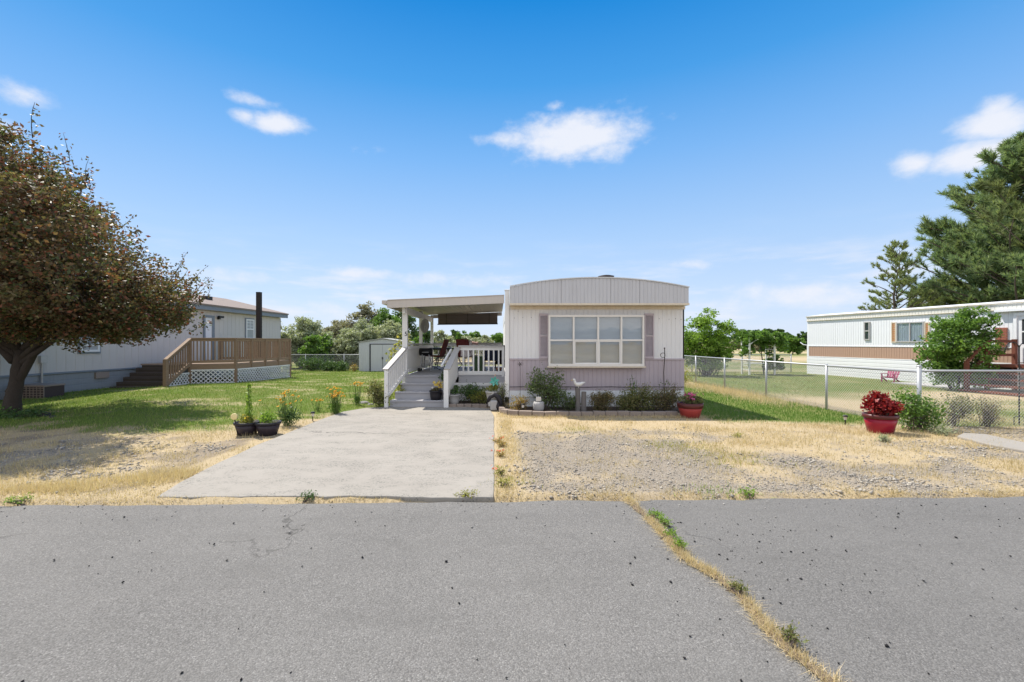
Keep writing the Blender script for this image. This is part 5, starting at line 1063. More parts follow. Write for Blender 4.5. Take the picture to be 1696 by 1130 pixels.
# ------------------------------------------------------------------ pines on the right
def pine(name, label, loc, Ht, R0, crown_base, nbr, tuft_n, mat, tl, group, sub=7, blade=.014, prof=None, seed=1):
    r_ = random.Random(seed); t = thing(name, label, 'tree', loc, 0, group); mb = MB(); mb.tube([(0.1 * math.sin(i), .1 * math.cos(i * 1.3), Ht * .97 * i / 8 - (.1 if i == 0 else 0)) for i in range(9)], [.028 * Ht * .6 * (1 - .9 * i / 8) for i in range(9)], 10); tips = []
    for b in range(nbr):
        f = (b + r_.random()) / nbr; z = crown_base + (Ht - crown_base) * f; rad = R0 * (prof(f) if prof else (1 - f) ** .75 * (.75 + .25 * min(1, f * 6))) * r_.uniform(.72, 1.12); a = b * 2.4 + r_.uniform(-.4, .4)
        p0 = Vector((0, 0, z)); p1 = Vector((math.cos(a) * rad, math.sin(a) * rad, z + rad * r_.uniform(.38, .8) + .1)); limb(mb, p0, p1, .012 + .018 * rad, .008, .06, 5, 5)
        for s in range(max(2, int(sub * (.4 + rad / R0)))):
            g = r_.uniform(.3, 1.0); q = p0.lerp(p1, g) ; ln = (.28 + .30 * (1 - g)) * (.4 + rad * .28); aa = a + r_.choice((-1, 1)) * r_.uniform(.3, 1.2); e = q + Vector((math.cos(aa) * ln, math.sin(aa) * ln, ln * r_.uniform(.5, 1.2))); limb(mb, q, e, .012, .006, .06, 3, 4)
            for w in range(4): tips.append((q.lerp(e, .3 + .7 * (w / 3)) + Vector((r_.gauss(0, .025), r_.gauss(0, .025), r_.gauss(0, .02))), (e - q).normalized()))
        for w in range(3): tips.append((p1 + Vector((r_.gauss(0, .1), r_.gauss(0, .1), r_.gauss(0, .1))), (p1 - p0).normalized()))
    mb.build('trunk', M['bark'], t, True, world=False)
    T = np.array([q[0][:] for q in tips]); D = np.array([q[1][:] for q in tips]); m_ = np.repeat(np.arange(len(T)), tuft_n); n = len(m_)
    d = D[m_] * .8 + rng.normal(0, .58, (n, 3)) + [0, 0, .45]; d /= np.linalg.norm(d, axis=1)[:, None]; s = np.cross(d, rng.normal(0, 1, (n, 3))); s /= np.linalg.norm(s, axis=1)[:, None]
    P = T[m_] + D[m_] * rng.uniform(-.35, .3, n)[:, None] * tl; L = rng.uniform(.7, 1.2, n)[:, None] * tl
    V = np.stack([P - s * blade, P + s * blade, P + d * L], 1).reshape(-1, 3); fm('needles', V, np.arange(3 * n).reshape(-1, 3), mat, t, world=False); return t
pine('pine_tree', 'big dense green pine tree rising behind the white trailer home', (28.0, 23.0, 0), 12.0, 6.5, 0.6, 270, 28, M['pine'], .33, 'pines behind the trailer home', 10, .024, lambda f: min(1, .8 + f * 1.2) * (1 - f) ** .62, 3)
pine('pine_tree', 'small sparse young pine left of the big pine behind the trailer home', (21.9, 25.2, 0), 6.9, 2.3, .3, 60, 14, M['pine_b'], .17, 'pines behind the trailer home', 6, .018, lambda f: (1 - f) ** .7, 8)
pine('pine_tree', 'olive green low pine between the small pine and the big pine', (25.0, 26.0, 0), 4.8, 2.2, .3, 70, 16, M['pine_b'], .24, 'pines behind the trailer home', 6, .018, lambda f: (1 - f) ** .6, 12)

# ------------------------------------------------------------------ far trees and bushes
def bg_tree(px, top, wpx, z, mat, label, base=None, name='background_tree', n=70, per=44, L=None, group='trees beyond the back fence', lobes=4, trunk=.25, cat='tree', low=.08, shell=.5, Wd=.5):
    x = wx(px, z); g0 = float(hgt(np.array([x]), np.array([z]))[0]); ht = wz(top, z) - g0; w = wpx / F * z / 2; rr = random.Random(int(px * 7 + top)); env = [(0, 0, ht * .5, w * .85, w * .8, ht * .46), (0, 0, ht * .25, w * .95, w * .7, ht * .25)]
    for i in range(lobes): a = rr.uniform(0, 6.28); env.append((math.cos(a) * w * .5, math.sin(a) * w * .4, ht * rr.uniform(.35, .78), w * rr.uniform(.35, .5), w * .45, ht * rr.uniform(.14, .24)))
    env.append((rr.uniform(-.2, .2) * w, 0, ht * .84, w * .35, w * .35, ht * .14))
    return broad_tree(name, label, cat, (x, z, g0), env, mat, M['bark'], ht * trunk, .03 * ht, n, per, .16 * ht ** .5 * w ** .4, L or .0052 * z + .02, Wd, .25, 0, group, nlimb=7, shell=shell, stems=1, zmin=ht * low)
G1 = 'shrubs and trees beyond the left back fence'
for a in [
    (500, 521, 70, 31.5, 'olive', 'grey green olive tree right beside the end of the beige home', 90),
    (552, 537, 60, 35, 'olive_b', 'brownish olive shrub in the dip of the tree line left of the shed', 60),
    (522, 552, 66, 30.2, 'green', 'brighter green bush just above the fence rail near the wooden deck', 60),
    (478, 545, 40, 30.4, 'olive', 'pale olive bush half hidden behind the left deck', 40),
    (575, 541, 56, 31, 'olive', 'pale olive bush in front of the brownish shrubs left of the shed', 70),
    (598, 528, 66, 30.6, 'olive', 'large grey green olive tree directly behind the left side of the shed', 100),
    (583, 531, 58, 38, 'olive_b', 'dull brown green tree behind the olive bushes near the shed', 60),
    (608, 501, 52, 38, 'olive_b', 'tallest grey green tree above the shed roof', 80),
    (638, 508, 56, 37, 'green', 'green tree behind the shed peak', 70),
    (648, 530, 66, 31, 'olive', 'grey green olive tree with a dark hollow behind the right side of the shed', 90),
    (664, 505, 60, 42, 'dark_green', 'dark green tree just left of the porch roof', 80),
    (697, 538, 50, 45, 'dark_green', 'dark green tree seen behind the satellite dish', 50),
    (540, 548, 80, 33, 'olive', 'long low grey olive thicket right behind the fence rail between the deck and the shed', 70),
    (620, 540, 60, 33.5, 'olive_b', 'brownish olive bush low behind the shed roof', 50),
    (512, 533, 60, 36, 'olive', 'second grey olive tree between the beige home and the dip', 60),
    (565, 528, 60, 42, 'olive_b', 'dull green tree filling the dip of the tree line', 50),
    (452, 514, 40, 44, 'olive', 'thin tree top showing over the end of the beige home roof', 40)]:
    bg_tree(a[0], a[1], a[2], a[3], M[a[4]], a[5], n=int(a[6] * 2.1), per=60, group=G1, low=.0, trunk=.18)
G2 = 'trees seen through the porch'
for a in [
    (692, 555, 26, 33, 'green', 'small green bush low behind the left porch post'),
    (730, 546, 40, 50, 'olive', 'pale olive tree seen just right of the rear porch post'),
    (752, 545, 34, 75, 'dark_green', 'dark green tree between the two pale olive trees behind the porch'),
    (768, 547, 40, 62, 'green', 'green tree in the middle of the porch view'),
    (772, 554, 44, 50, 'olive', 'pale olive bush in the middle of the porch view'),
    (788, 549, 28, 75, 'green', 'round green tree below the bamboo shade right end'),
    (803, 554, 30, 55, 'olive', 'pale olive bush between the two green trees right of the porch view'),
    (819, 548, 44, 66, 'green', 'broad green tree beside the mobile home corner through the porch'),
    (742, 558, 60, 46, 'olive', 'low olive bush behind the patio table'),
    (835, 552, 40, 70, 'dark_green', 'dark green tree half hidden by the mobile home corner')]:
    bg_tree(a[0], a[1], a[2], a[3], M[a[4]], a[5], n=80, per=52, group=G2, low=.01, trunk=.18)
G3 = 'distant trees on the right'
for a in [
    (1228, 545, 32, 120, 'dark_green', 'rounded dark tree in the distance left of the far roof'),
    (1246, 545, 26, 130, 'dark_green', 'second rounded distant tree next to the far roof'),
    (1243, 553, 24, 90, 'mixed_bush', 'brownish bush in front of the rounded distant trees'),
    (1270, 543, 18, 170, 'dark_green', 'leftmost tall dark tree of the distant row'),
    (1281, 542, 18, 175, 'dark_green', 'tall dark tree in the middle of the distant row'),
    (1293, 543, 18, 170, 'dark_green', 'tall dark tree right of the middle of the distant row'),
    (1303, 548, 16, 172, 'dark_green', 'shorter dark tree closing the right end of the distant row'),
    (1276, 556, 36, 95, 'olive', 'pale olive bush below the dark distant row'),
    (1262, 561, 26, 80, 'olive_b', 'dull bush left of the vine covered arbour top'),
    (1294, 560, 26, 85, 'olive', 'grey bush to the right below the dark distant row'),
    (1313, 556, 40, 62, 'green', 'round green field tree with a visible trunk left of the trailer home'),
    (1331, 549, 34, 90, 'dark_green', 'dark tree just touching the far corner of the trailer home'),
    (1342, 546, 30, 110, 'dark_green', 'dark tree partly hidden behind the far trailer home corner'),
    (1215, 562, 30, 100, 'olive_b', 'low dull bush right of the big green bush'),
    (1205, 556, 40, 150, 'dark_green', 'dark distant tree peeking over the big green bush')]:
    bg_tree(a[0], a[1], a[2], a[3], M[a[4]], a[5], n=75, per=50, group=G3, low=.03, trunk=.25)
for i, (px, z) in enumerate(((400, 60), (430, 75), (300, 90), (880, 110), (940, 120), (1010, 115), (1080, 120), (1150, 140))):
    if px < 840: pass
# far roof
t = thing('far_house', 'tiny far away house with a reddish roof among the distant trees', 'house', (wx(1257, 130), 130, 0)); x = wx(1257, 130)
MB().box(x - 2.2, x + 2.2, 130, 134, 0, 2.6).build('wall', M['white_home'], t); mb = MB(); mb.slab([(x - 2.6, 129.6, 2.6), (x + 2.6, 129.6, 2.6), (x + 2.6, 132, 3.7), (x - 2.6, 132, 3.7)], (0, 0, .15)); mb.slab([(x - 2.6, 132.01, 3.7), (x + 2.6, 132.01, 3.7), (x + 2.6, 134.4, 2.6), (x - 2.6, 134.4, 2.6)], (0, 0, .15)); mb.build('roof', plain('red_roof', (.3, .13, .09), .8), t)

# the lush green bush right of the mobile home
t = broad_tree('green_bush', 'lush bright green many stemmed bush right of the mobile home', 'tree', (10.15, 22.3, 0), [(0, 0, 1.9, 1.15, 1.1, 1.0), (-.75, 0, 1.5, .8, .8, .7), (.75, 0, 1.75, .75, .8, .75), (-.1, 0, 2.75, .75, .7, .5), (-.9, .2, .95, .6, .6, .5), (.35, 0, 1.0, .8, .7, .5), (1.05, 0, 2.3, .4, .4, .35), (0, 0, .6, 1.0, .9, .5), (-.9, 0, 2.0, .5, .5, .5)], M['lime'], M['bark_dark'], .7, .045, 240, 64, .26, .12, .55, .2, 0, stems=5, nlimb=10, shell=.5, flare=False, zmin=.1)
mb = MB()
for i in range(26): a = RR.uniform(0, 6.28); limb(mb, (RR.gauss(0, .15), RR.gauss(0, .15), 0), (math.cos(a) * RR.uniform(.3, 1.1), math.sin(a) * .7, RR.uniform(.9, 1.6)), .02, .008, .06, 4, 4)
mb.build('stems', M['bark_dark'], t, world=False)
# bush in front of the trailer home
p = rpt(rs(1660), 1.9); broad_tree('round_bush', 'large round green lilac bush against the white trailer home', 'shrub', (p[0], p[1], 0), [(.1, 0, 1.5, .95, 1.0, 1.2), (.45, -.2, 2.25, .65, .7, .6), (-.4, 0, 1.3, .65, .8, .7), (.2, 0, .7, .8, .8, .5), (-.1, 0, 2.05, .5, .6, .45), (.75, 0, 1.6, .5, .6, .7), (.1, 0, .4, .85, .8, .4)], M['green'], M['bark_dark'], .5, .04, 240, 70, .24, .095, .6, .2, 0, stems=5, nlimb=10, flare=False, zmin=.0)
# bushes at the foot of the left back fence
for px, top, w, lab in ((517, 592, 44, 'dark green bush at the foot of the back fence nearest the deck'), (546, 600, 26, 'small dark bush in the middle of the back fence'), (566, 601, 24, 'small dark bush near the shed end of the back fence')):
    z = 27.6; x = wx(px, z); g = float(hgt(np.array([x]), np.array([z]))[0]); h = wz(top, z) - g; shrub('fence_bush', lab, (x, z, g), [(0, 0, h * .5, w / F * z / 2, .4, h * .5)], M['dark_green'], 1300, .09, .55, 12, .12, group='bushes along the back fence')
z = 26.9; x = wx(586, z); shrub('dry_weed', 'reddish dry weed standing beside the shed wall', (x, z, -.12), [(0, 0, .25, .2, .15, .25)], M['golden'], 260, .09, .25, 8, .06, 'plant')

# ------------------------------------------------------------------ fences
def chain_fence(label, p0, p1, h, posts, wire=.0022, sp=.06, group=None, g0=0.0, term=()):
    t = thing('chain_link_fence', label, 'fence', (*p0, g0), 0, group); p0 = np.array(p0, float); p1 = np.array(p1, float); L = np.linalg.norm(p1 - p0); d = (p1 - p0) / L; hh = h - .05
    Vs = []; n_ = np.array([-d[1], d[0]])
    for sg in (1, -1):
        c = np.arange(-hh, L, sp); u0 = c; u1 = c + hh; v0 = np.full_like(c, 0.03 if sg > 0 else hh + .03); v1 = np.full_like(c, hh + .03 if sg > 0 else .03)
        cl = np.clip(-u0 / (u1 - u0), 0, 1); cr = np.clip((L - u0) / (u1 - u0), 0, 1); a = u0 + (u1 - u0) * cl; b = u0 + (u1 - u0) * cr; va = v0 + (v1 - v0) * cl; vb = v0 + (v1 - v0) * cr
        A = np.stack([p0[0] + d[0] * a, p0[1] + d[1] * a, va + g0], 1); B = np.stack([p0[0] + d[0] * b, p0[1] + d[1] * b, vb + g0], 1); w = wire
        dirn = np.array([d[0], d[1], -sg]) / math.sqrt(2); N3 = np.array([n_[0], n_[1], 0])
        o1 = dirn * w; o2 = N3 * w; Vs.append(np.stack([A + o1, A - o1 * .6 + o2, A - o1 * .6 - o2, B + o1, B - o1 * .6 + o2, B - o1 * .6 - o2], 1))
    Vv = np.concatenate(Vs); k = len(Vv); f = np.array([(0, 1, 4, 3), (1, 2, 5, 4), (2, 0, 3, 5)]); Fc = (f[None] + 6 * np.arange(k)[:, None, None]).reshape(-1, 4); fm('wire_mesh', Vv.reshape(-1, 3), Fc, M['galv'], t)
    MB().tube([(*p0, h + g0), (*((p0 + p1) / 2), h + g0), (*p1, h + g0)], .02, 8).build('top_rail', M['galv'], t, True)
    for q in posts:
        x, y = p0 + d * q; big = q in term; m_ = MB(); r = .036 if big else .027; m_.tube([(x, y, g0 - .1), (x, y, h + g0 + (.10 if big else .02))], r, 10); m_.ball((x, y, h + g0 + (.10 if big else .02)), (r * 1.15, r * 1.15, r * .9), 10, 6); m_.build('post', M['galv'], t, True)
    return t
chain_fence('grey chain link fence running back from the corner post along the green strip', (7.8, 8.5), (7.8, 25.0), 1.06, [0, 2.4, 4.85, 7.3, 9.6, 12.0, 14.3, 16.5], term=(0,), group='chain link fences')
chain_fence('short chain link fence section going right from the corner post behind the shrubs', (7.86, 8.5), (13.0, 8.5), 1.08, [2.6, 5.1], group='chain link fences')
chain_fence('far chain link fence across the back of the neighbour lawn', (7.86, 25.0), (16.0, 25.0), .95, [2.7, 5.4, 8.1], wire=.003, group='chain link fences')
chain_fence('back chain link fence between the wooden deck and the shed', (-13.0, 28.6), (0, 28.6), 1.0, [1.0, 3.4, 5.0, 6.6, 8.6, 10.8], wire=.003, sp=.075, group='chain link fences', g0=-.14)

# arbour with vine
def arbour():
    z = 23.2; x0, x1 = wx(1235, z), wx(1276, z); t = thing('garden_arbour', 'weathered white garden arbour overgrown with a leafy vine', 'arbour', ((x0 + x1) / 2, z, 0)); h = 1.85
    for x in (x0, x1):
        for y in (z - .35, z + .35): MB().box(x - .035, x + .035, y - .035, y + .035, 0, h).build('post', M['white_paint'], t)
    for y in (z - .35, z + .35):
        m_ = MB(); n = 12; m_.tube([(x0 + (x1 - x0) * i / n, y, h - .35 + .3 * math.sin(math.pi * i / n)) for i in range(n + 1)], .025, 6); m_.build('arch', M['white_paint'], t)
    for x in (x0, x1):
        m_ = MB()
        for k in range(7): m_.box(x - .008, x + .008, z - .31, z + .31, .25 + k * .2, .28 + k * .2)
        m_.build('slats', M['white_paint'], t)
    m_ = MB(); m_.box(x0, x1, z - .3, z + .3, .55, .58); m_.build('bench', M['white_paint'], t)
    broad_tree('climbing_vine', 'green climbing vine spreading over the white arbour', 'vine', (x1 - .25, z, 0), [(-.3, 0, 1.95, 1.15, .7, .35), (.35, 0, 1.6, .65, .6, .55), (-.85, 0, 1.75, .45, .4, .3), (.4, 0, .5, .5, .4, .5), (-.95, 0, 1.2, .3, .4, .5)], M['green'], M['bark_dark'], 1.4, .03, 120, 64, .2, .13, .7, .1, 0, stems=2, flare=False)
arbour()

# ------------------------------------------------------------------ the flower bed in front of the home
def bed():
    P = [(.18, 10.75), (.22, 10.3), (.5, 10.05), (1.0, 9.98), (2.2, 9.98), (3.4, 9.98), (3.75, 10.0), (3.95, 10.3), (4.3, 10.5), (4.46, 11.0), (.2, 11.0)]
    o = MB().prism(P, -.03, .075).build('flower_bed', M['soil']); tag(o, kind='structure')
    o = MB().prism([(-1.2, 11.35), (-.15, 11.35), (.15, 11.2), (.16, 12.12), (-1.2, 12.12)], -.03, .07).build('porch_bed', M['soil']); tag(o, kind='structure')
    proto = None; path = [(.06, 10.72), (.10, 10.42), (.24, 10.16), (.46, 10.02), (.74, 9.955)] + [(1.0 + .262 * i, 9.93 + .01 * math.sin(i * 2)) for i in range(12)]
    for i in range(len(path) - 1):
        a = Vector(path[i]); b = Vector(path[i + 1]); c = (a + b) / 2; ang = math.atan2(b.y - a.y, b.x - a.x); L = (b - a).length - .01
        if proto is None:
            m_ = MB(); m_.box(-.125, .125, -.06, .06, -.02, .12); proto = m_.build('edging_block', M['block'], bevel=.012); proto.location = (c.x, c.y, 0); o = proto
        else: o = proto.copy(); C.objects.link(o)
        o.location = (c.x, c.y, RR.uniform(-.008, .008)); o.rotation_euler = (RR.gauss(0, .02), RR.gauss(0, .02), ang + RR.gauss(0, .03)); o.scale = (L / .25, 1, 1); tag(o, 'weathered reddish concrete edging block in the low border of the front flower bed', 'edging block', 'edging blocks of the front flower bed')
    for i in range(6):
        o = proto.copy(); C.objects.link(o); o.location = (-1.12 + .19 * i, 11.30 + RR.gauss(0, .012), -.02); o.rotation_euler = (0, 0, RR.gauss(0, .04)); o.scale = (.72, 1, .95); tag(o, 'short grey brown edging block in the row below the porch beside the steps', 'edging block', 'edging blocks below the porch')
bed()
def at(px, z, gz=.07): return (wx(px, z), z, gz)
def bed_plants():
    s = shrub
    s('dry_plant', 'yellowing dry plants at the left end of the front flower bed', at(860, 10.5), [(-.02, 0, .13, .24, .16, .17), (.1, .05, .2, .1, .1, .15)], M['golden'], 620, .045, .4, 10, .05, 'plant')
    s('rose_bush', 'tall dark green rose bush under the left part of the big window', at(906, 10.55), [(0, 0, .42, .36, .26, .36), (-.22, 0, .72, .2, .18, .2), (.2, 0, .7, .16, .16, .22), (.25, 0, .3, .28, .2, .24), (-.3, 0, .52, .2, .15, .14)], M['rose'], 2700, .055, .55, 14, .07, 'shrub', stems=12, up=.1)
    mb = None
    s('small_plant', 'small grey green plant left of the seagull posts', at(945, 10.45), [(0, 0, .15, .22, .16, .18)], M['rose'], 900, .04, .5, 10, .04, 'plant')
    s('mound_bush', 'rounded brownish green mound bush right of the seagull posts', at(996, 10.4), [(0, 0, .2, .31, .24, .24), (.12, 0, .28, .18, .16, .16)], M['brown_green'], 3000, .045, .35, 12, .05, 'shrub', stems=16, up=.7)
    s('leafy_bush', 'wide green and yellow leafy bush below the right shutter', at(1054, 10.4), [(-.05, 0, .24, .38, .26, .28), (.22, 0, .27, .3, .22, .28), (-.25, 0, .15, .25, .2, .17)], M['mixed_bush'], 4000, .05, .4, 12, .06, 'shrub', stems=16, up=.6)
    s('brown_bush', 'brown wilting bush between the leafy bush and the red petunia pot', at(1104, 10.35), [(0, 0, .23, .32, .22, .27), (.16, 0, .32, .2, .16, .22), (-.15, 0, .28, .2, .18, .2)], M['brown_green'], 3000, .045, .35, 12, .055, 'shrub', stems=16, up=.6)
    t = thing('lily_stalk', 'dark lily stalks with drooping leaves above the leafy bush', 'plant', at(1049, 10.6)); mb = MB(); P = []
    for k in range(5):
        e = (RR.gauss(0, .11), RR.gauss(0, .06), RR.uniform(.55, .82)); limb(mb, (0, 0, 0), e, .008, .004, .05, 5, 5)
        for q in range(12): f = .4 + .6 * RR.random(); P.append((e[0] * f + RR.gauss(0, .03), e[1] * f, e[2] * f))
    mb.build('stems', M['dark_green'], t, world=False); V, Fc = leaf_quads(np.array(P), .11, .2, .3); fm('foliage', V, Fc, M['dark_green'], t, world=False)
    t = thing('climbing_plant', 'thin twiggy climber with few leaves at the right end of the wall', 'plant', at(1100, 10.75)); mb = MB(); P = []
    for k in range(9):
        e = (RR.uniform(-.16, .34), RR.gauss(0, .04), RR.uniform(.35, .72)); limb(mb, (RR.gauss(0, .03), 0, 0), e, .005, .002, .06, 5, 4)
        for q in range(7): f = .6 + .4 * RR.random(); P.append((e[0] * f + RR.gauss(0, .04), e[1] * f, e[2] * f + RR.gauss(0, .03)))
    mb.build('stems', M['bark'], t, world=False); V, Fc = leaf_quads(np.array(P), .055, .5, .2); fm('foliage', V, Fc, M['rose'], t, world=False)
    # grey pot with a small candle block
    x, y, z = at(892, 10.3, .05); t = thing('grey_pot', 'round grey stone pot in the bed with a pale block on its rim', 'pot', (x, y, z)); MB().lathe(x, y, [(.09, z), (.125, z + .08), (.125, z + .17), (.105, z + .235), (.09, z + .235), (.085, z + .2)], 24).build('body', M['pot_grey'], t, True)
    o = MB().box(x - .055, x + .055, y - .04, y + .04, z + .243, z + .34).build('stone_block', M['pot_white'], bevel=.01); tag(o, 'small pale square block sitting on the grey stone pot', 'block')
    # seagull on two old posts
    y = 10.35; x0 = wx(957, y); t = thing('weathered_post', 'taller weathered grey wooden post carrying the white seagull', 'post', (x0, y, .06)); MB().tube([(x0, y, .0), (x0 + .003, y, .3), (x0 - .005, y, .59)], [.062, .058, .055], 12).build('shaft', M['old_post'], t)
    x1 = wx(966.5, y); t = thing('weathered_post', 'shorter weathered grey wooden post right of the seagull post', 'post', (x1, y, .06)); MB().tube([(x1, y - .02, .0), (x1, y - .02, .28), (x1 + .003, y - .02, .50)], [.062, .058, .056], 12).build('shaft', M['old_post'], t)
    t = thing('seagull_statue', 'white wooden seagull statue perched on the taller post', 'statue', (x0, y, .59)); zc = .68
    mb = MB(); mb.tube([(x0 - .075, y, zc + .075), (x0 - .07, y, zc + .05), (x0 - .055, y, zc + .01), (x0 - .02, y, zc - .02), (x0 + .05, y, zc - .015), (x0 + .11, y, zc + .015), (x0 + .17, y, zc + .03)], [.022, .028, .032, .05, .05, .03, .008], 12); mb.ball((x0 - .085, y, zc + .085), (.034, .03, .03), 12, 8); mb.build('body', M['gull'], t, True)
    MB().tube([(x0 - .11, y, zc + .085), (x0 - .14, y, zc + .075), (x0 - .155, y, zc + .066)], [.012, .009, .003], 8).build('beak', plain('beak', (.55, .42, .2), .5), t, True)
    for sy in (-1, 1): MB().tube([(x0 + .01, y + sy * .02, zc - .05), (x0 + .01, y + sy * .02, .585)], .008, 6).build('leg', M['gull'], t)
    # metal stakes
    y = 10.8; x = wx(1100, y); z1 = wz(577, y); t = thing('garden_stake', 'tall rusty garden stake with a ring near its top by the right wall', 'garden stake', (x, y, .06)); zr = wz(588.5, y)
    mb = MB(); mb.tube([(x + .03, y, .05), (x, y, .5), (x - .01, y, .9), (x + .015, y, zr), (x + .01, y, z1)], .011, 8); mb.ball((x + .01, y, z1), .02, 8, 6); mb.tube([(x - .03 + .055 * math.cos(a * .42), y, zr + .055 * math.sin(a * .42)) for a in range(16)], .007, 6); mb.build('rod', M['rust'], t, True)
    y = 10.75; x = wx(861.5, y); z1 = wz(603, y); t = thing('garden_stake', 'thin iron stake with a star shaped flower head by the left wall', 'garden stake', (x, y, .06)); mb = MB(); mb.tube([(x, y, .05), (x, y, z1)], .006, 6); mb.build('rod', M['rust'], t)
    mb = MB()
    for k in range(7): a = k * .9; mb.beam((x, y, z1), (x + .075 * math.cos(a), y - .01, z1 + .05 * math.sin(a)), .02, .008)
    mb.build('flower_head', M['rust'], t)
bed_plants()

def solar_light(px, py, label, g='small solar path lights', z0=None):
    x, z = gp(px, py); b = float(hgt(x, z)) if z0 is None else z0; t = thing('solar_light', label, 'path light', (x, z, b), 0, g)
    MB().tube([(x, z, b), (x, z, b + .10)], .010, 8).build('stake', M['black'], t); MB().lathe(x, z, [(.022, b + .101), (.03, b + .16)], 12).build('lens', M['pot_white'], t); MB().lathe(x, z, [(.045, b + .161), (.045, b + .175), (.03, b + .19)], 14).build('cap', M['black'], t); return t
solar_light(518, 699, 'black solar path light on the grass beside the left drive edge'); solar_light(866, 688, 'black solar path light among the yellow plants in the bed', z0=.07); solar_light(1400, 705, 'black solar path light left of the red coleus pot')

def potted():
    # red pots
    def foliage(t, c, env, mat, n, L, Wd, up=.4): P = env_points(env, n, .45) + np.array(c); V, Fc = leaf_quads(P, L, Wd, up); fm('foliage', V, Fc, mat, t)
    x, y = wx(1458, 8.13), 8.13; t = thing('coleus_pot', 'glossy dark red pot full of crimson coleus near the corner post', 'potted plant', (x, y, 0)); pot(t, x, y, .01, .185, .24, .33, M['red_glaze'], .05, M['rim_dark'])
    foliage(t, (x, y, .44), [(0, 0, .02, .29, .27, .15), (-.08, 0, .13, .2, .2, .13), (.16, 0, .03, .2, .2, .13), (-.1, 0, .22, .1, .1, .1), (.08, .05, .17, .12, .12, .12)], M['coleus'], 1250, .068, .6)
    x, y = wx(1143, 9.75), 9.75; t = thing('petunia_pot', 'matte red pot of pink petunias at the right corner of the home', 'potted plant', (x, y, 0)); pot(t, x, y, .0, .18, .245, .33, M['red_matte'], .075, M['rim_dark'])
    foliage(t, (x, y, .36), [(0, 0, .05, .24, .2, .1), (.12, 0, .02, .16, .16, .09)], M['mixed_bush'], 520, .06, .45); flowers_on(t, [(RR.gauss(0, .09), RR.gauss(-.08, .07), RR.uniform(.40, .56)) for _ in range(24)], .04, M['pink_petal'], False, 5, .9)
    # two dark planters left of the drive
    for px, w, lab in ((409.5, 18.5, 'left dark purple planter with a tall spiky stalk'), (444, 18.5, 'right dark purple planter with low pale green plants')):
        y = 7.95; x = wx(px, y); r = w / F * y; t = thing('planter', lab, 'potted plant', (x, y, 0), 0, 'dark planters left of the drive'); pot(t, x, y, .0, r * .72, r, .235, M['planter'], .03, M['black_plastic'])
        if px < 420:
            mb = MB(); mb.tube([(x + .03, y, .2), (x + .035, y, .5), (x + .02, y, .95)], [.014, .011, .004], 7); mb.build('stalk', M['stem'], t); P = []; 
            for i in range(230): h = RR.uniform(.22, .9); a = i * 2.4; r_ = .06 * (1.05 - h) + .008; P.append((x + .03 + r_ * math.cos(a), y + r_ * math.sin(a), h))
            V, Fc = leaf_quads(np.array(P), .07, .3, .5); fm('foliage', V, Fc, M['lime'], t); foliage(t, (x, y, .25), [(0, 0, .03, .15, .13, .09)], M['yellow_green'], 220, .06, .4)
            flowers_on(t, [(.04, -.1, .33)], .045, M['yellow_petal'], True, 10)
        else: foliage(t, (x, y, .25), [(0, 0, .04, .17, .15, .1), (-.02, 0, .1, .12, .1, .08)], M['lime'], 520, .05, .35, .8)
    y = 7.8; x = wx(388, y); t = thing('garden_disc', 'pale yellow round disc on a short black stake beside the planters', 'garden stake', (x, y, 0)); MB().tube([(x + .05, y + .02, 0), (x + .03, y + .01, .22), (x, y, .30)], .011, 7).build('stake', M['black'], t); MB().tube([(x, y - .014, .345), (x, y - .01, .345), (x, y + .01, .345), (x, y + .014, .345)], [.045, .056, .056, .045], 20).build('disc', M['yellow_disc'], t, True)
    # pots around the steps
    y = 11.42; x = wx(722, y); t = thing('step_pot', 'black pot with yellow blooms standing on the lowest porch step', 'potted plant', (x, y, .186)); pot(t, x, y, .187, .13, .155, .23, M['black_plastic'], .02); foliage(t, (x, y, .43), [(0, 0, .02, .13, .12, .05)], M['brown_green'], 160, .05, .4); flowers_on(t, [(.06 + RR.gauss(0, .05), RR.gauss(-.02, .04), .30 + RR.uniform(0, .17)) for _ in range(16)], .042, M['yellow_petal'], False, 6, .9)
    flowers_on(t, [(-.09, -.05, .31), (-.07, -.07, .29)], .035, M['white_petal'], False, 6)
    y = 11.42; x = wx(752, y); t = thing('grey_bucket', 'pale grey bucket of green leaves right of the stair post', 'potted plant', (x, y, .04)); pot(t, x, y, .03, .10, .145, .29, M['pot_grey'], .02); foliage(t, (x, y, .33), [(.02, 0, .06, .13, .11, .08), (.05, 0, .14, .08, .08, .1)], M['dark_green'], 260, .06, .5)
    y = 11.3; x = wx(815.5, y); t = thing('pale_urn', 'pale cream pot with yellow green plants below the right end of the porch', 'potted plant', (x, y, .05)); pot(t, x, y, .15, .10, .165, .26, M['pot_white'], .02); MB().lathe(x, y, [(.12, .05), (.1, .149)], 20).build('foot', M['pot_white'], t); foliage(t, (x, y, .44), [(0, 0, .04, .15, .13, .08), (.08, 0, .12, .1, .1, .1)], M['yellow_green'], 360, .055, .4)
    t = thing('glass_flower', 'teal glass flower ornament above the cream pot', 'ornament', (x + .04, y - .02, .5)); xc = x + .05; mb = MB()
    for k in range(6): a = k * 1.047 + .3; d = Vector((math.cos(a), -.5, math.sin(a))); s = Vector((-math.sin(a), 0, math.cos(a))) * .035; c0 = Vector((xc, y - .03, .66)); mb.slab([c0, c0 + d * .07 + s, c0 + d * .13, c0 + d * .07 - s], (0, .008, 0))
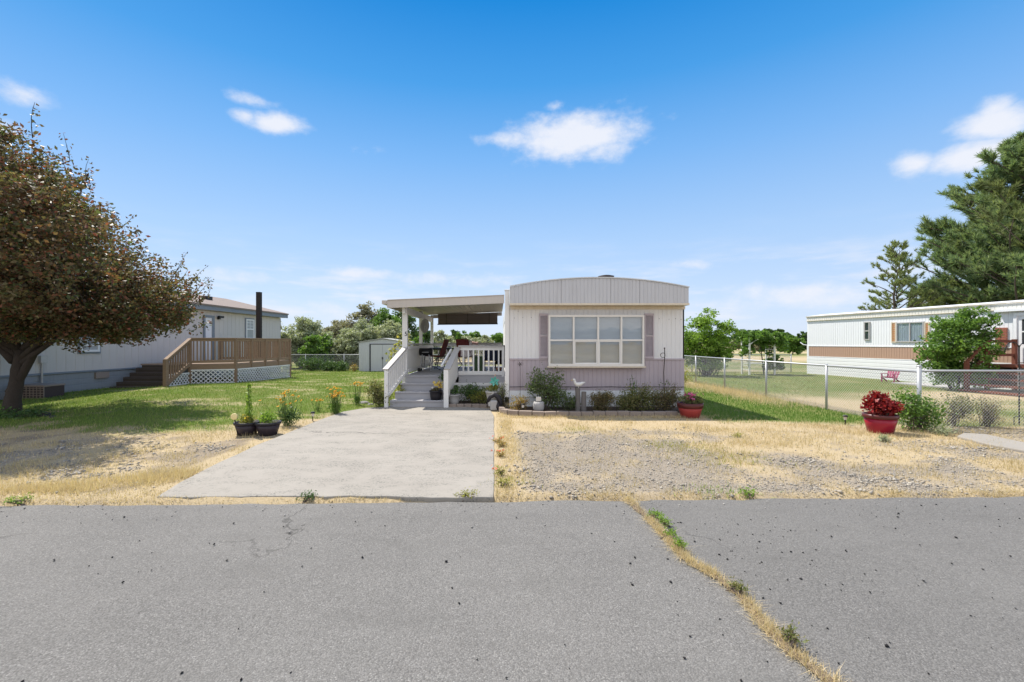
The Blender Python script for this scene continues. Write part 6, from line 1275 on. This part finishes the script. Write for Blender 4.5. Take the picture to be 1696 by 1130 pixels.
    mb.build('petals', M['teal'], t); MB().tube([(xc, y, .42), (xc, y - .02, .66)], .005, 6).build('stem', M['rust'], t); MB().ball((xc + .02, y - .03, .80), (.018, .018, .03), 8, 6).build('bud', plain('peach_bud', (.6, .4, .28), .6), t, True)
    y = 10.75; x = wx(819, y); t = thing('garden_ornament', 'small grey stone ornament with a black arched roof at the end of the drive', 'ornament', (x, y, .03)); MB().box(x - .10, x + .07, y - .09, y + .09, .02, .26).build('body', M['pot_grey'], t, bevel=.03); mb = MB(); mb.tube([(x - .16, y, .22), (x - .1, y, .33), (x, y, .39), (x + .1, y, .32), (x + .15, y, .18), (x + .12, y, .04)], [.03, .05, .06, .06, .05, .03], 9); mb.ball((x + .08, y - .05, .12), (.06, .06, .1), 10, 7, .08); mb.build('roof', M['black_plastic'], t, True)
    y = 11.7; x = wx(729, y); t = thing('purple_figurine', 'little dark purple garden figure on the porch steps', 'ornament', (x, y, .366)); MB().lathe(x, y, [(.045, .367), (.04, .43), (.02, .49), (.03, .53), (.035, .56), (.01, .60)], 12).build('body', M['purple'], t, True)
    x, y = wx(735, 11.95), 11.98; shrub('step_plant', 'dark leafy pot plant at the top right of the porch steps', (x, y, .552), [(0, 0, .15, .08, .08, .15)], M['dark_green'], 200, .05, .5, 10, .03, 'plant')
potted()
shrub('porch_shrub', 'dark green bushy plants below the porch balusters', at(778, 11.75), [(0, 0, .25, .32, .2, .22), (.2, 0, .2, .3, .2, .2)], M['dark_green'], 1500, .06, .45, 12, .06, 'shrub')
shrub('yellow_plant', 'feathery yellow green plant in front of the porch skirt', at(792, 11.55), [(0, 0, .15, .28, .15, .15), (.15, 0, .2, .14, .12, .14)], M['yellow_green'], 1300, .05, .2, 12, .05, 'plant', up=.9)
shrub('loose_plant', 'loose green stems beside the corner trim of the home', at(831, 11.0), [(0, 0, .3, .12, .1, .32)], M['mixed_bush'], 420, .05, .35, 8, .05, 'plant')
shrub('step_side_plant', 'yellow leaved plant growing between the porch steps and left rail', (-2.55, 11.75, .02), [(.02, .1, .25, .12, .3, .25)], M['yellow_green'], 420, .055, .5, 10, .05, 'plant')
shrub('side_shrub', 'green and bronze shrub left of the porch steps', at(624, 11.3, 0), [(0, 0, .35, .24, .22, .34), (.16, 0, .22, .2, .2, .2), (-.1, 0, .5, .12, .12, .15)], M['mixed_bush'], 1500, .06, .45, 12, .06, 'shrub')
t = thing('porch_vine', 'golden green vine climbing the left side of the porch', 'vine', (-2.72, 13.4, 0)); mb = MB(); cl = []
for k in range(26):
    e = (RR.gauss(-.08, .09), RR.uniform(-1.1, 1.6), RR.uniform(.7, 1.75)); limb(mb, (0, e[1] * .4, 0), e, .008, .003, .05, 5, 4); cl += [(e[0] + RR.gauss(0, .06), e[1] + RR.gauss(0, .12), e[2] + RR.gauss(0, .1)) for _ in range(18)]
mb.build('stems', M['bark'], t, world=False); V, Fc = leaf_quads(np.array(cl), .10, .6, .1); fm('foliage', V, Fc, M['yellow_green'], t, world=False)
daisy_clump('wide orange daisy clump right behind the dark planters', 478, 707, 62, 56, 26, 620, lm='dark_green')
daisy_clump('few orange daisies on thin stems in the grass beside the drive', 526, 684, 22, 20, 9, 30, low=.8)
daisy_clump('tall bright orange daisy clump where the drive curves', 556, 687, 46, 36, 40, 380, low=.6, fr=.03)
daisy_clump('narrow orange daisy plant near the left side of the porch steps', 591, 674, 40, 18, 14, 240, low=.8, fr=.03)
for i, (px, py, r, lab) in enumerate(((603, 671, .10, 'flat pale grey rock left of the porch steps'), (614, 673, .07, 'small grey rock between the flat rock and the shrub'), (634, 671, .11, 'brownish rock touching the left stair post'), (641, 676, .06, 'small dark rock at the foot of the stair rail'))):
    x, z = gp(px, py); o = MB().ball((x, z, r * .35), (r * 1.4, r, r * .7), 12, 8, .10).build('rock', M['rock'], None, True); tag(o, lab, 'rock', 'rocks beside the porch steps')
# right side
shrub('corner_shrub', 'dense green shrub growing around the fence corner post', (wx(1512, 8.35), 8.35, 0), [(0, 0, .35, .38, .25, .38), (-.2, 0, .55, .18, .18, .2), (.3, 0, .25, .3, .22, .26)], M['green'], 1900, .06, .5, 12, .06, 'shrub', stems=12)
shrub('pale_shrub', 'sparse yellow green shrub behind the chain link right of the corner post', (wx(1576, 8.75), 8.75, 0), [(0, 0, .32, .42, .2, .3), (.25, 0, .4, .25, .2, .2)], M['mixed_bush'], 900, .05, .45, 7, .06, 'shrub', stems=14)
shrub('dry_shrub', 'dry twiggy shrub with grassy stalks behind the fence on the far right', (wx(1636, 8.7), 8.7, 0), [(0, 0, .3, .2, .18, .3)], M['brown_green'], 700, .07, .15, 8, .06, 'shrub', stems=18, up=1.0)
shrub('grey_tuft', 'low grey green tuft beside the curb end', (*gp(1562, 722), .0), [(0, 0, .07, .16, .12, .1)], M['olive'], 320, .06, .2, 8, .04, 'plant', up=.9)
shrub('grey_tuft', 'low grey green tuft in the straw in front of the coleus pot', (*gp(1462, 733), .0), [(0, 0, .05, .12, .1, .07)], M['olive'], 220, .05, .2, 8, .03, 'plant', up=.9)
shrub('tall_weed', 'pale tall weeds at the fence just right of the mobile home', (7.0, 17.6, 0), [(0, 0, .35, .5, .6, .35), (-.6, .8, .3, .5, .6, .3)], M['yellow_green'], 1500, .16, .12, 10, .12, 'weeds', up=1.2)
z = 8.9; x = wx(1688, z); t = thing('shepherd_hook', 'black double shepherd hook standing behind the fence at the right edge', 'garden hook', (x, z, 0)); h = wz(572, z); mb = MB(); mb.tube([(x, z, -.05), (x, z, h)], .011, 8)
mb.build('pole', M['black'], t)
for sx in (-1, 1): MB().tube([(x, z, h - .35)] + [(x + sx * (.13 - .13 * math.cos(a)), z, h - .08 + .14 * math.sin(a)) for a in np.linspace(0, 3.0, 12)] + [(x + sx * .29, z, h - .15)], .008, 7).build('hook', M['black'], t, True)
for sx in (-1, 1): MB().tube([(x, z, .18), (x + sx * .1, z, .16), (x + sx * .1, z, .0)], .008, 6).build('foot', M['black'], t)
# child's chair by the trailer home
t = thing('garden_chair', 'small magenta wooden slatted garden chair on the grass by the trailer home', 'chair', (wx(1475, 18.6), 18.6, 0), -1.15); t.scale = (.85, .85, .85); k = dict(world=False)
for i in range(5): a = (i - 2) * .09; MB().slab([(a - .036, .1, .2), (a + .036, .1, .2), (a * 1.15 + .036, .3, .62 - abs(i - 2) * .025), (a * 1.15 - .036, .3, .62 - abs(i - 2) * .025)], (0, .02, 0)).build('back_slat', M['magenta'], t, **k)
for i in range(4): MB().box(-.22, .22, -.25 + i * .095, -.17 + i * .095, .26 - i * .02, .28 - i * .02).build('seat_slat', M['magenta'], t, **k)
for sx in (-.25, .25):
    MB().box(sx - .04, sx + .04, -.28, .2, .40, .42).build('armrest', M['magenta'], t, **k); MB().box(sx - .02, sx + .02, -.25, -.19, 0, .395).build('leg', M['magenta'], t, **k); MB().slab([(sx - .02, .25, 0), (sx - .02, .32, 0), (sx - .02, -.2, .26), (sx - .02, -.2, .2)], (.04, 0, 0)).build('leg', M['magenta'], t, **k)
# weeds: along the right edge of the drive, the road edge and the crack
for i, (px, py, w, h, mt, lab) in enumerate(((825, 735, .10, .11, 'golden', 'yellowish weed at the drive edge nearest the flower bed'), (829, 758, .10, .1, 'golden', 'yellowish weed half way along the drive edge'), (826, 790, .11, .13, 'yellow_green', 'green weed at the drive edge near the road'), (834, 808, .10, .11, 'yellow_green', 'yellow green weed at the drive corner by the road'), (832, 742, .09, .1, 'golden', 'yellowed weed right of the drive edge'),
        (510, 829, .10, .05, 'dark_green', 'small dark green weed where the drive meets the road'), (772, 826, .12, .04, 'yellow_green', 'thin spreading weed at the road end of the drive'), (34, 834, .13, .05, 'lime', 'little bright green weed at the far left road edge'), (1222, 726, .12, .06, 'yellow_green', 'small green weed at the edge of the gravel patch'), (1240, 822, .12, .05, 'lime', 'green weed at the road edge right of the crack'), (640, 757, .05, .12, 'mixed_bush', 'x'))[:10]):
    x, z = gp(px, py); s_ = shrub('weed', lab, (x, z, 0.005), [(0, 0, h * .4, w * .9, w * .9, h * .42)], M[mt], 130, .03, .35, 8, .025, 'weed', 'weeds along the drive and road', up=.7)
    if 'edge' in lab and px in (825, 829, 826, 834): flowers_on(s_, [(RR.gauss(0, w * .5), RR.gauss(0, w * .5), h * RR.uniform(.8, 1.1)) for _ in range(5)], .018, M['red_petal'], False, 5)
for px, py, w, h, lab in ((1085, 860, .07, .05, 'green weed at the far end of the road crack'), (1100, 872, .06, .07, 'bushier green weed in the road crack near its far end'), (1112, 893, .06, .06, 'green weed in the upper bend of the road crack'), (1128, 912, .05, .07, 'green weed just above the dry part of the road crack'), (1222, 985, .04, .04, 'small weed in the middle of the road crack'), (1311, 1072, .05, .09, 'upright green weed in the near part of the road crack')):
    x, z = gp(px, py); shrub('crack_weed', lab, (x, z, .012), [(0, 0, h * .4, w * .8, w * 1.2, h * .5)], M['lime'] if py < 920 else M['mixed_bush'], 150, .025, .3, 8, .016, 'weed', 'weeds growing in the road crack', up=.8)
for px, py, w, h in ((668, 690, .3, .1),): pass

for i, (px, py, w, n, lab) in enumerate(((1140, 742, .30, 420, 'yellow green weed patch in the middle of the gravel'), (1205, 762, .34, 520, 'wider green weed patch right of the middle of the gravel'), (950, 714, .22, 260, 'thin weeds at the far left part of the gravel'), (1095, 738, .16, 160, 'small pale weeds left of the weed patches in the gravel'), (1200, 818, .22, 200, 'green weeds between the gravel and the road'), (845, 800, .16, 160, 'weeds at the near left corner of the gravel'))):
    x, z = gp(px, py); t = thing('weed_patch', lab, 'weeds', (x, z, 0), 0, 'weed patches in the gravel'); q = rng.normal(0, 1, (n, 2)) * [w, w * .8]; P = np.c_[q[:, 0] + x, q[:, 1] + z, hgt(q[:, 0] + x, q[:, 1] + z)]; V, Fc = blades(P, rng.uniform(.02, .07, n), .008, .9); fm('leaves', V, Fc, M['yellow_green'] if i != 4 else M['lime'], t)
